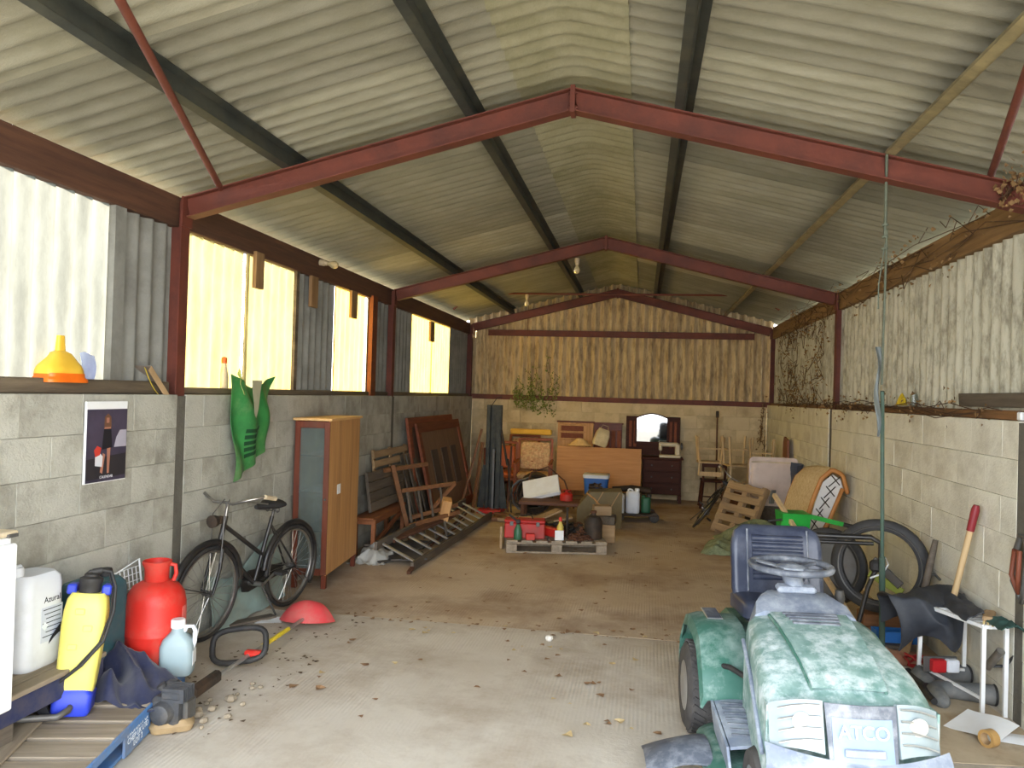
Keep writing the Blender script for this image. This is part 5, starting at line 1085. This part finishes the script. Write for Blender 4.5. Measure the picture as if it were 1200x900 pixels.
# second bicycle tipped over on it
b2 = copy_tree(bk); b2['label'] = 'dusty bicycle tipped over against the leaning pallet'
b2.scale = (.84, .84, .84); b2.location = (.8, 11.5, .02); b2.rotation_euler = (rz(82) @ rx(36)).to_euler()
# pink-white tub standing on end
tu = thing('cool_box', 'large pinkish white plastic tub standing on end', 'tub', (1.84, 11.6, .34))
m_pink = mat('pinkish_plastic', srgb(216, 198, 188), .55, c2=srgb(198, 178, 168), scale=4, dirt=srgb(130, 110, 98), damt=.3)
b = MB(); b.x = T(0, 0, .33) @ rx(90); can(b, [(-.25, .56, .56), (-.2, .6, .6), (.18, .64, .66), (.22, .66, .68)], .07, 6); b.build('shell', m_pink, tu, 40)
b = MB(); b.x = T(0, 0, .33) @ rx(90); can(b, [(.22, .6, .6), (.235, .58, .52), (.24, .5, .4)], .07, 6); b.build('front_panel', m_pink, tu, 40)
MB().box((0, -.23, .6), (.6, .02, .02), b=.006).build('lid_seam', m_cream, tu, 30)
single(MB().box((0, 0, .17), (.6, .5, .34), b=.01), 'crate', m_greyw, 'low grey crate under the pinkish tub', 'crate', (1.84, 11.65, 0))
single(MB().prism([(-.18, 0), (.18, 0), (.16, .26), (-.1, .3), (-.16, .22)], .03, face((2.1, 11.85, .98), (0, -1, 0), (0, 0, 1))), 'leather_pad', mat('brown_leather', srgb(136, 78, 42), .5, c2=srgb(100, 56, 32)), 'brown leather pad propped on the tub against the wall', 'pad')
single(cloth(lambda u, v: (.12*sin(pi*u)*(1-v), -.2+.4*u, .02+.5*(1-v)), 16, 16, .05, 61, .006), 'jacket', mat('slate_cloth', srgb(76, 84, 104), .9, c2=srgb(56, 60, 78)), 'dark blue jacket hung behind the pinkish tub', 'jacket', (2.04, 11.0, .45), smooth=60)
# wicker seat standing against the wall
m_cane = mat('cane_frame', srgb(184, 124, 62), .5, c2=srgb(146, 92, 44), scale=9)
m_weave = mat('wicker_weave', srgb(230, 212, 172), .8, c2=srgb(190, 158, 112), scale=34, amt=1, bump=.6, bscale=70)
wkr = thing('wicker_seat', 'curved wicker sofa seat tipped up against the right wall', 'wicker sofa', (1.665, 8.72, .24), 0)
wkr.scale = (.95, .8, 1.02)
def wk(u, v):
    # v runs over the curved shell, u along its width (towards the back)
    z = [0, .3, .55, .75, .85, .8, .62]; x = [0, .05, .12, .2, .31, .42, .47]
    t_ = v*6; i = min(5, int(t_)); f = t_-i; sm = lambda a: a[i]+(a[i+1]-a[i])*f
    return (sm(x)-.1*u, -.25+1.0*u, sm(z)-.06*u*u)
b = MB(); b.grid(wk, 14, 30, .02); b.build('woven_shell', m_weave, wkr, 60)
for u in (0, .55, 1): MB().tube([Vector(wk(u, i/20))+Vector((0, -.01, 0)) for i in range(21)], .024 if u != .55 else .01, 8).build('cane_edge', m_cane if u != .55 else m_dark, wkr, 60)
MB().tube([(.0, -.26, 0), (.12, -.27, .02), (.3, -.27, .36), (.42, -.26, .66), (.48, -.25, .62)], .022, 8).build('side_frame', m_cane, wkr, 60)
b = MB(); b.loft([[(x, y, z) for x, z in ((.02, .03), (.13, .05), (.3, .36), (.43, .66), (.4, .75), (.32, .8), (.22, .72), (.14, .5), (.08, .25))] for y in (-.245, -.235)]); b.build('side_cloth', mat('white_liner', srgb(214, 212, 208), .8, c2=srgb(180, 178, 174)), wkr, 40)
for k in range(6):
    z = .12+.115*k; MB().tube([(.05+.045*k, -.262, z-.02), (.1+.062*k, -.262, z+.1)], .006, 5).build('lattice', m_dark, wkr, 60); MB().tube([(.05+.05*k, -.262, z+.1), (.14+.05*k, -.262, z)], .006, 5).build('lattice', m_dark, wkr, 60)
# green machine, netting, stick
gm = thing('garden_shredder', 'bright green garden machine with a side arm', 'garden machine', (1.43, 7.7, 0.08), 5)
m_bgrn = mat('bright_green_paint', srgb(40, 170, 62), .45, c2=srgb(30, 130, 48), scale=5)
b = MB(); b.loft([[(x*w, y*d, z) for x, y in ((-1, -1), (1, -1), (1, 1), (-1, 1))] for z, w, d in ((.3, .1, .1), (.5, .115, .12), (.68, .13, .14))]); b.build('hopper', m_bgrn, gm, 30)
MB().bar((.12, -.1, .66), (.42, -.12, .6), .03, .04).build('arm', m_bgrn, gm, 30); MB().tube([(.42, -.12, .6), (.5, -.13, .585)], .02, 8).build('grip', m_black, gm, 60); MB().bar((-.1, -.1, .6), (-.16, -.1, .3), .03, .06).build('bracket', m_bgrn, gm, 30)
for x in (-.1, .1): MB().bar((x*1.4, 0, -.08), (x, 0, .32), .03, .03).build('leg', m_dark, gm, 30)
MB().tube([(-.12, -.1, .62), (-.25, -.1, .6)], .01, 6).build('lever', m_black, gm, 60)
m_net = mat('green_netting', srgb(142, 152, 118), .95, c2=srgb(104, 112, 84), scale=22, amt=1, bump=1, bscale=60)
single(cloth(lambda u, v: (-.42+.84*u, -.45+.9*v, .01+.26*(sin(pi*u)*sin(pi*v))**.5), 44, 44, .05, 71, .004), 'netting', m_net, 'heap of pale green garden netting before the pink tub', 'netting', (1.5, 10.25, 0), (0, 0, 20), 70)
single(cloth(lambda u, v: (-.25+.5*u, -.3+.6*v, .01+.12*(sin(pi*u)*sin(pi*v))**.5), 24, 24, .05, 72, .004), 'netting', m_net, 'small trailing end of the green netting behind the mower seat', 'netting', (1.02, 9.6, 0), (0, 0, -10), 70)
single(MB().bar((1.29, 7.9, .89), (1.72, 6.42, .02), .034, .034), 'wooden_pole', m_pale, 'long pale wooden pole leaning behind the mower', 'pole')
single(MB().bar((1.27, 7.93, .8), (1.285, 7.91, .93), .06, .012), 'scraper_blade', m_steel, 'rusty blade at the tip of the long pale pole', 'blade')
# two big tyres leaning on the wall
def tyre(name, label, loc, rot, Ro, w):
    t = thing(name, label, 'tyre', loc, rot=rot)
    MB().lathe([(Ro*.76, -w*.8), (Ro*.9, -w), (Ro*.985, -w*.7), (Ro, -w*.25), (Ro, w*.25), (Ro*.985, w*.7), (Ro*.9, w), (Ro*.76, w*.8), (Ro*.75, w*.6), (Ro*.86, w*.7), (Ro*.9, 0), (Ro*.86, -w*.7), (Ro*.75, -w*.6), (Ro*.76, -w*.8)], 48, (0, 0, 0), 'x').build('casing', m_black, t, 40)
    MB().torus((-w, 0, 0), Ro*.83, .006, 'x', 40, 5).build('bead_line', m_steel, t, 60); return t
tyre('tyre', 'large black tyre leaning upright against the right wall', (1.82, 6.34, .57), (0, 7, 68), .35, .05)
t2 = tyre('tyre', 'black tyre with disc leaning before the larger tyre', (1.58, 6.95, .42), (0, 9, 60), .32, .045)
MB().lathe([(0, 0), (.22, .0), (.25, .01)], 32, (0, 0, 0), 'x').build('disc', m_steel, t2, 40)
# push mower frame
fr_ = thing('mower_handle', 'black tubular mower handle frame behind the ride-on', 'handle frame', (1.47, 5.95, 0.0))
fr_.scale = (1, 1, 1.15)
b = MB(); b.tube([(-.02, .0, .06), (-.22, .05, .5), (-.25, .05, .68), (-.2, .05, .72), (.18, .02, .73), (.24, 0, .7), (.24, 0, .6), (.16, -.0, .42), (.06, -.02, .06)], .017, 8); b.build('tube', m_blkpaint, fr_, 60)
MB().tube([(-.2, .06, .68), (.2, .03, .69)], .012, 8).build('safety_bar', m_blkpaint, fr_, 60); MB().box((.2, -.02, .56), (.07, .06, .07), b=.015).build('control_box', m_black, fr_, 30)
MB().tube([(.2, -.04, .55), (.26, -.05, .62), (.28, -.05, .58), (.24, -.05, .52), (.16, -.05, .49)], .006, 6).build('white_cord', m_white, fr_, 60)
MB().torus((.06, -.03, .1), .03, .006, 'y', 16, 5).build('ring', m_steel, fr_, 60)
MB().box((-.12, .1, .13), (.2, .24, .2), b=.03).build('motor_housing', m_dgry, fr_, 30)
# green pole hung on a rope
pl_ = thing('green_pole', 'tall thin green pole standing before the tyres', 'pole', (1.762, 6.04, .0)); pl_.rotation_euler = Vector((1.6-1.762, 5.6-6.04, 1.76)).to_track_quat('Z', 'Y').to_euler()
MB().tube([(0, 0, 0), (0, 0, .75)], .021, 10).build('thick_tube', mat('green_pole_paint', srgb(78, 104, 92), .6, c2=srgb(56, 76, 68), dirt=srgb(110, 100, 86), damt=.3), pl_, 60); MB().tube([(0, 0, .75), (0, 0, 1.95)], .013, 8).build('thin_tube', _mc['green_pole_paint'], pl_, 60); MB().lathe([(.03, 0), (.03, .03), (.022, .05)], 14).build('foot', m_dark, pl_, 40)
m_rope = mat('old_green_rope', srgb(104, 112, 98), .9, c2=srgb(80, 84, 70), scale=40)
ro = thing('rope', 'thin grey-green rope hanging from the roof frame to the pole', 'rope', (1.375, F1-.06, 3.26))
top_, bot_ = Vector((0, 0, 0)), Vector((1.575-1.375, 5.54-F1+.06, 1.93-3.26))
MB().tube([top_, top_+(bot_-top_)*.33], .009, 6).build('upper_strand', m_rope, ro, 60); MB().tube([top_+(bot_-top_)*.3+Vector((.01, 0, 0)), bot_], .007, 6).build('lower_strand', m_rope, ro, 60)
for f_ in (.28, .33, .38): MB().torus(tuple(top_+(bot_-top_)*f_), .012, .008, 'z', 10, 6).build('knot', m_rope, ro, 60)
MB().tube([top_+(bot_-top_)*.36, top_+(bot_-top_)*.36+Vector((-.03, 0, -.25)), top_+(bot_-top_)*.36+Vector((-.03, 0, -.4))], .004, 5).build('loose_end', m_rope, ro, 60)
b = MB(); b.grid(lambda u, v: tuple(bot_+Vector((-.01-.035*u*(1-.5*v)+.012*sin(9*v), .02*sin(7*v+3*u), .25-.6*v))), 5, 14, .002); b.build('plastic_scrap', mat('pale_blue_film', srgb(116, 124, 124), .5), ro, 60)
# blocks, crate and timber under the tyres
for k, (x, y, z, w, d, h) in enumerate(((1.86, 6.36, .0, .4, .2, .12), (1.86, 6.36, .122, .3, .18, .09), (1.86, 6.12, 0, .22, .12, .05))):
    single(MB().box((0, 0, h/2), (w, d, h), b=.008), 'timber_block', m_greyw if k == 2 else m_brownx, ['long brown timber block at the foot of the tyres', 'upper brown timber block resting under the large tyre', 'thin grey block on the floor before the tyres'][k], 'wood block', (x-.02, y, z), (0, 0, 8-6*k))
bl = thing('crate', 'bright blue crate edge behind the mower by the tyres', 'crate', (1.9, 6.2, 0), 4)
MB().box((0, 0, .05), (.3, .1, .015)).build('base', m_blue, bl, 30)
for y in (-.06, .06): MB().box((0, y, .09), (.3, .012, .08), b=.003).build('side', mat('azure_plastic', srgb(50, 120, 200), .5), bl, 30)
for x in (-.15, .15): MB().box((x, 0, .09), (.012, .12, .08)).build('end', _mc['azure_plastic'], bl, 30)
single(MB().bar((0, 0, 0), (.17, .35, .2), .05, .03), 'batten', m_tan, 'tan batten propped near the green pole foot', 'batten', (1.9, 5.98, .02))
single(cloth(lambda u, v: (-.3+.6*u, -.2+.4*v, .01+.05*sin(pi*u)*sin(pi*v)), 24, 18, .03, 91, .004), 'sacking', mat('dusty_sacking', srgb(178, 148, 118), .95, c2=srgb(196, 96, 78), scale=5, amt=.6), 'dusty red and tan sacking on the floor by the rack', 'sack', (1.75, 5.95, 0), (0, 0, 25), 60)
single(coil(9, 3, .008, .13, .08), 'cable_coil', mat('red_cable', srgb(170, 44, 48), .5), 'tangle of red cable under the black coat', 'cable', (1.95, 5.72, .02), smooth=60)
for k, (y, z, a) in enumerate(((6.26, .46, 25), (6.24, .54, 40))): single(MB().box((0, 0, 0), (.02, .26, .06), b=.004), 'metal_plate', m_steel if k else mat('yellow_green_paint', srgb(150, 160, 70), .6), ['small yellow-green bracket hung inside the large tyre', 'grey metal bracket inside the large tyre ring'][k], 'bracket', (1.84, y, z), (a, 0, 60))
# tools on the wall
spd = thing('spade', 'wooden tool handle with red grip leaning on the right wall', 'tool', (1.98, 5.5, .3)); spd.rotation_euler = Vector((.135, -.11, .87)).to_track_quat('Z', 'Y').to_euler()
MB().tube([(0, 0, 0), (0, 0, .72)], .02, 10).build('shaft', m_pale, spd, 60); MB().tube([(0, 0, .72), (0, 0, .86), (0, 0, .89)], [.024, .026, .018], 10).build('grip', mat('dark_red_grip', srgb(134, 34, 44), .5), spd, 60)
s2 = thing('mattock', 'grey wooden tool handle with iron hook by the wall', 'tool', (1.98, 6.0, .25)); s2.rotation_euler = Vector((.12, .03, .58)).to_track_quat('Z', 'Y').to_euler()
MB().tube([(0, 0, 0), (0, 0, .45), (0, 0, .6)], [.022, .024, .018], 10).build('shaft', m_greyw, s2, 60); MB().tube([(0, 0, .34), (.0, -.05, .36), (0, -.1, .33)], .01, 6).build('hook', m_steel, s2, 60)
# white wire-topped rack, coat, and the things around it
rkw = thing('metal_rack', 'white tubular metal rack by the right wall', 'rack', (1.98, 5.22, 0), 0)
CA, CB_, CC, CD_ = Vector((-.14, .28, .5)), Vector((.02, -.26, .52)), Vector((.15, -.24, .52)), Vector((.13, .3, .5))
for p, q in ((CA, Vector((-.15, .28, 0))), (CB_, Vector((.02, -.26, 0))), (CC, Vector((.15, -.24, 0))), (CD_, Vector((.13, .3, 0)))): MB().bar(p, q, .022, .022, (1, 0, 0)).build('leg', m_white, rkw, 30)
for p, q in ((CA, CB_), (CB_, CC), (CC, CD_), (CD_, CA)): MB().bar(p, q, .022, .022).build('top_bar', m_white, rkw, 30)
for k in range(6): f_ = .08+.14*k; MB().tube([CA+(CB_-CA)*f_, CD_+(CC-CD_)*f_], .008, 6).build('shelf_rod', m_white, rkw, 60)
MB().bar((-.13, .26, .1), (.12, .26, .1), .015, .015).build('stretcher', m_white, rkw, 30); MB().bar((.02, -.26, .1), (-.14, .27, .1), .015, .015).build('stretcher', m_white, rkw, 30)
m_coat = mat('black_waxed_cloth', srgb(46, 50, 58), .6, c2=srgb(66, 70, 78), scale=9, dirt=srgb(120, 120, 120), damt=.2)
def coat(u, v):
    # over the rack end: from behind, over the top bar, hanging down in front
    t_ = v*3
    if t_ < .8: p = Vector((0, .16-.05*t_, .36+.2*t_/.8))
    elif t_ < 1.6: p = Vector((0, .12-.34*(t_-.8)/.8, .56+.03*sin(pi*(t_-.8)/.8)))
    else: p = Vector((0, -.22-.06*sin(pi*(t_-1.6)/1.4), .56-.3*(t_-1.6)/1.4))
    w = .22+.03*sin(5*v); return (-(u-.5)*2*w*(1-.25*max(0, v-.6))-.04*v+.02*sin(9*v), p.y+.05*sin(6*u+3*v)-.05*u, p.z+.04*sin(4*u+6*v)-.05*(2*u-1)**2)
b = cloth(coat, 40, 44, .035, 101, .008); single(b, 'coat', m_coat, 'black waxed coat heaped over the white rack end', 'coat', (1.89, 5.66, .02), smooth=60)
single(cloth(lambda u, v: (-.1+.2*u, -.28+.56*v, .05*sin(pi*u)), 14, 20, .03, 102, .006), 'coat_sleeve', m_coat, 'black sleeve lying along the top of the white rack', 'sleeve', (2.03, 5.32, .535), (0, 0, 0), 60)
bh = thing('brush', 'wooden scrubbing brush lying on the white rack', 'brush', (2.06, 5.04, .545), rot=(0, 0, -25))
MB().box((0, 0, .02), (.06, .2, .03), b=.008).build('stock', m_tan, bh, 30)
b = MB()
for i in range(3):
    for j in range(8): b.tube([(-.02+.02*i, -.085+.024*j, .005), (-.024+.024*i, -.09+.026*j, -.02)], .006, 5)
b.build('bristles', mat('straw_bristle', srgb(206, 184, 130), .9), bh, 30)
single(cloth(lambda u, v: (-.07+.14*u, -.1+.2*v, .03*sin(pi*u)), 10, 10, .02, 103, .005), 'rag', mat('green_rag', srgb(52, 82, 76), .9), 'dark green rag on the far end of the white rack', 'rag', (2.08, 4.86, .56), smooth=60)
gl = thing('hand_pump', 'chrome cylinder with black lever under the white rack', 'pump', (2.06, 5.05, .26), rot=(35, 15, 0))
MB().cyl((0, 0, 0), (0, 0, .16), .024).build('barrel', m_chrome, gl, 50); MB().tube([(.02, 0, .02), (.07, 0, .05), (.08, 0, .16)], .01, 6).build('lever', m_black, gl, 60)
jk = thing('strap_loop', 'brown and grey strap loop hanging on the right wall', 'strap', (2.12, 4.78, .72))
MB().tube([(.0, 0, 0), (-.02, -.07, .1), (-.01, -.08, .25), (0, -.03, .36), (0, .03, .36), (-.01, .07, .25), (-.02, .06, .1)], .018, 8, closed=True).build('outer_loop', m_steel, jk, 60); MB().tube([(-.02, 0, .05), (-.04, -.04, .14), (-.03, -.03, .28), (-.03, .03, .28), (-.04, .04, .14)], .014, 8, closed=True).build('inner_loop', mat('bridle_leather', srgb(118, 62, 42), .6), jk, 60)
def boot(t, m):
    MB().tube([(.3, 0, .055), (.2, 0, .055), (.08, 0, .052), (.0, -.01, .052), (-.035, -.06, .05), (-.03, -.14, .046), (-.02, -.2, .042), (-.015, -.235, .04)], [.06, .058, .05, .055, .056, .05, .044, .02], 14).build('upper', m, t, 60)
    MB().tube([(-.06, .03, .05), (-.095, -.02, .05), (-.085, -.1, .046), (-.07, -.22, .042)], [.02, .03, .024, .02], 8).build('sole', m_black, t, 60)
    MB().torus((.3, 0, .055), .057, .008, 'x', 18, 6).build('top_band', m_black, t, 60)
m_boot = mat('dusty_rubber_boot', srgb(88, 92, 94), .7, c2=srgb(116, 118, 118), scale=7, dirt=srgb(170, 164, 154), damt=.4)
bt_ = thing('rubber_boot', 'dusty grey rubber boot lying under the white rack', 'boot', (1.86, 5.22, .0), -8); boot(bt_, m_boot)
bt2 = thing('rubber_boot', 'second dusty boot lying behind the first, against the wall', 'boot', (1.84, 5.5, .0), 6); boot(bt2, m_boot)
lr = thing('light_cluster', 'red and white vehicle rear lamp on the floor by the boot', 'lamp', (1.9, 5.36, .11), 12)
MB().box((0, 0, .04), (.09, .05, .08), b=.008).build('red_lens', mat('red_lens', srgb(186, 40, 44), .25), lr, 30); MB().box((.09, 0, .04), (.08, .05, .08), b=.008).build('white_lens', m_wplastic, lr, 30); MB().box((.03, .03, .04), (.22, .012, .1), b=.004).build('housing', m_steel, lr, 30)
for k, (x, y, z, a, w, l) in enumerate(((1.9, 4.72, .04, 40, .24, .28), (2.05, 4.68, .03, -20, .16, .22), (1.9, 5.02, .01, 15, .2, .3))):
    b = MB(); b.grid(lambda u, v: ((u-.5)*w, (v-.5)*l, .05*(u*(1-k*.5))*(1 if k == 0 else .3)+.01*sin(5*v)), 8, 8, .002); single(b, 'paper_sheet', m_paper if k < 2 else m_card, ['large white paper sheet lying before the white rack', 'smaller white paper at the right edge of the photo', 'dusty brown paper lying under the boot'][k], 'paper', (x, y, z-.025), (0, 0, a), 60)
tp_ = thing('tape_roll', 'tan roll of parcel tape standing before the white paper', 'tape', (1.86, 4.52, .047), 30)
MB().lathe([(.032, -.025), (.046, -.025), (.046, .025), (.032, .025), (.032, -.025)], 24, (0, 0, 0), 'x').build('tape', mat('parcel_tape', srgb(190, 150, 92), .35), tp_, 40); MB().lathe([(.029, -.024), (.032, -.024), (.032, .024), (.029, .024), (.029, -.024)], 24, (0, 0, 0), 'x').build('core', m_card, tp_, 40)
single(MB().grid(lambda u, v: ((u-.5)*.7, (v-.5)*1.3, .004+.006*sin(7*u)*sin(9*v)), 16, 20, .003), 'hardboard_sheet', mat('dusty_hardboard', srgb(196, 180, 154), .9, c2=srgb(160, 138, 108), scale=4, dirt=srgb(128, 104, 78), damt=.5), 'dusty hardboard sheet lying on the floor under the rack', 'board', (1.78, 4.95, .0), (0, 0, 6), 60)
# ledge on the right wall
yc = single(cloth(lambda u, v: (-.03+.06*u, -.09+.18*v, .02+.1*sin(pi*u)*sin(pi*v)), 12, 12, .03, 111, .004), 'yellow_rag', mat('yellow_rag', srgb(226, 196, 50), .8), 'crumpled yellow rag on the right wall ledge', 'rag', (2.245, 7.3, 1.785), smooth=60)
single(MB().lathe([(.03, 0), (.034, .06), (.03, .1), (.012, .12)], 12), 'glass_jar', m_glass, 'small clear jar beside the yellow rag on the ledge', 'jar', (2.245, 7.0, 1.785))
single(MB().box((0, 0, .05), (.02, 1.1, .09), b=.003), 'board', m_greyw, 'grey-green board lying on the right wall ledge', 'board', (2.235, 5.45, 1.795), (0, -4, 0))
single(MB().box((0, 0, 0), (.06, .05, .05), b=.006), 'junction_box', m_white, 'small white junction box at the end of the right ledge', 'box', (2.21, F1+.1, 1.75))
# ================================================================ plants, leaf litter, dust
def leaf(b, p, s, n, q):
    d = Vector((q.uniform(-1, 1), q.uniform(-1, 1), q.uniform(-.6, .4))).normalized(); w = d.cross(Vector(n)).normalized()*s*.42; d *= s; c = Vector(n)*s*.15
    p = Vector(p); b.add([p, p+d*.45+w+c, p+d, p+d*.45-w+c], [(0, 1, 2), (0, 2, 3)])
m_leaf = mat('young_leaf', srgb(130, 140, 62), .6, c2=srgb(92, 104, 44), scale=30, amt=1)
m_stem = mat('dry_stem', srgb(92, 68, 48), .9, c2=srgb(66, 48, 36), scale=20)
vy = thing('creeper', 'green creeper growing up the back gable sheets', 'creeper', (-1.8, YB-.02, WT+.02))
q = random.Random(12); st_b, lf_b = MB(), MB()
for k in range(26):
    x0 = q.uniform(-.5, .35); h = q.uniform(.15, .8)*(1.15-abs(x0-.05)*1.6); pts = [(x0, -.03, -.02)]
    up_ = q.random() > .3
    for i in range(1, 7): pts.append((x0+q.uniform(-.05, .05)+.12*i/6*(q.random()-.5), -.04-.05*q.random(), (h*i/6) if up_ else -.3*i/6*(h+.3)))
    st_b.tube(pts, .004, 4)
    for p in pts:
        for _ in range(4): leaf(lf_b, (p[0]+q.uniform(-.05, .05), p[1]+q.uniform(-.03, .0), p[2]+q.uniform(-.05, .05)), q.uniform(.02, .045), (0, -1, 0), q)
st_b.build('stems', m_stem, vy, 60); o = lf_b.build('leaves', m_leaf, vy, None); o['kind'] = 'stuff'
def dead(label, pts, n, seed, spread, m, parent_loc):
    t = thing('dead_creeper', label, 'dead creeper', parent_loc); q = random.Random(seed); sb, lb = MB(), MB()
    for k in range(n):
        a, c = Vector(q.choice(pts)), Vector(q.choice(pts)); m_ = (a+c)/2+Vector((q.uniform(-1, 1)*spread*.3, q.uniform(-1, 1)*spread, q.uniform(-1, 1)*spread))
        c = a+(c-a)*q.uniform(.1, .4); m_ = (a+c)/2+Vector((q.uniform(-.2, .0)*spread, q.uniform(-1, 1)*spread, q.uniform(-1, 1)*spread))
        sb.tube([a, m_, c], .0035, 4)
        for _ in range(5): leaf(lb, m_+Vector((q.uniform(-.03, .03), q.uniform(-.1, .1), q.uniform(-.1, .1))), q.uniform(.02, .045), (-1, 0, 0), q)
    sb.build('stems', m_stem, t, 60); o = lb.build('dry_leaves', m, t, None); o['kind'] = 'stuff'; return t
m_dry = mat('dry_leaf', srgb(150, 120, 78), .8, c2=srgb(104, 76, 48), scale=20, amt=1)
dead('dry brown creeper along the right eave beam', [(2.2, y, 2.9+.3*((y*7) % 1)) for y in [5.0+.25*i for i in range(34)]], 70, 21, .14, m_dry, (0, 0, 0))
dead('matted dead creeper on the far right wall sheets', [(2.215, y, z) for y in (10.2, 10.7, 11.3, 11.9, 12.6, 13.3) for z in (1.8, 2.1, 2.4, 2.8)], 110, 22, .2, m_dry, (0, 0, 0))
dead('dead creeper trailing along the ledge of the right wall', [(2.17, y, 1.78-.03*((y*5) % 1)) for y in [5.2+.3*i for i in range(28)]], 60, 23, .07, m_dry, (0, 0, 0))
dead('dark dead creeper stems in the right back corner', [(2.13-.1*((z*9) % 1), 14.06, z) for z in [.7+.1*i for i in range(12)]], 40, 24, .08, m_dry, (0, 0, 0))
dead('dry leaf clump on the roof frame at the upper right', [(2.0+.03*i, F1-.07, 3.0+.02*i) for i in range(6)], 22, 25, .08, m_dry, (0, 0, 0))
# fallen leaves, crumbs and twigs on the floor
q = random.Random(40)
def litter(label, n, x0, x1, y0, y1, m, s0, s1, nm='leaf_litter'):
    b = MB()
    for _ in range(n):
        x, y = q.uniform(x0, x1), q.uniform(y0, y1); s = q.uniform(s0, s1); a = q.uniform(0, 6.28); k = 6
        rim = [(x+s*cos(a+2*pi*i/k)*(1 if i % 2 else .55), y+s*sin(a+2*pi*i/k)*(1 if i % 2 else .55), .003+s*.35*q.random()) for i in range(k)]
        b.add([(x, y, .004)]+rim, [(0, 1+i, 1+(i+1) % k) for i in range(k)])
    o = b.build(nm, m, None, None); tag(o, label, 'leaves', None, 'stuff'); return o
m_lf = mat('fallen_leaf', srgb(150, 118, 84), .85, c2=srgb(110, 78, 54), scale=9, amt=1)
m_lf2 = mat('pale_leaf', srgb(206, 186, 140), .85, c2=srgb(176, 150, 104), scale=9, amt=1)
litter('brown fallen leaves scattered over the front concrete', 46, -2.2, 1.0, 4.0, 6.3, m_lf, .018, .042)
litter('pale fallen leaves scattered over the front concrete', 34, -2.2, 1.0, 4.0, 6.6, m_lf2, .015, .04)
litter('small leaves and crumbs over the inner floor', 130, -2.0, 1.2, 6.0, 12.5, m_lf, .012, .035)
litter('leaf crumbs gathered along the floor joint', 90, -2.3, 1.8, 5.85, 6.08, m_lf, .008, .028)
litter('dark crumbs along the left wall pallet and brush cutter', 120, -2.75, -2.05, 3.6, 5.8, mat('dark_crumb', srgb(96, 78, 60), .9), .006, .02)
for k in range(16):
    x, y = q.uniform(-2.4, -2.15), q.uniform(3.5, 4.5); s = q.uniform(.015, .035)
    single(MB().lathe([(s*.5, 0), (s, s*.4), (s*.8, s), (s*.2, s*1.2)], 6, (0, 0, 0), 'z', .7), 'pebble', mat('pale_stone', srgb(150, 138, 118), .9, c2=srgb(116, 102, 84), rand=.2), 'small brown-grey stone beside the blue pallet edge', 'stone', (x, y, -.003), (0, 0, q.uniform(0, 90)), 20, 'stones beside the blue pallet')
single(MB().lathe([(.02, 0), (.03, .015), (.025, .035), (.005, .042)], 7), 'pebble', mat('white_stone', srgb(226, 220, 208), .9), 'lone white stone on the floor joint in mid floor', 'stone', (-.62, 5.7, 0), (0, 0, 0), 20)
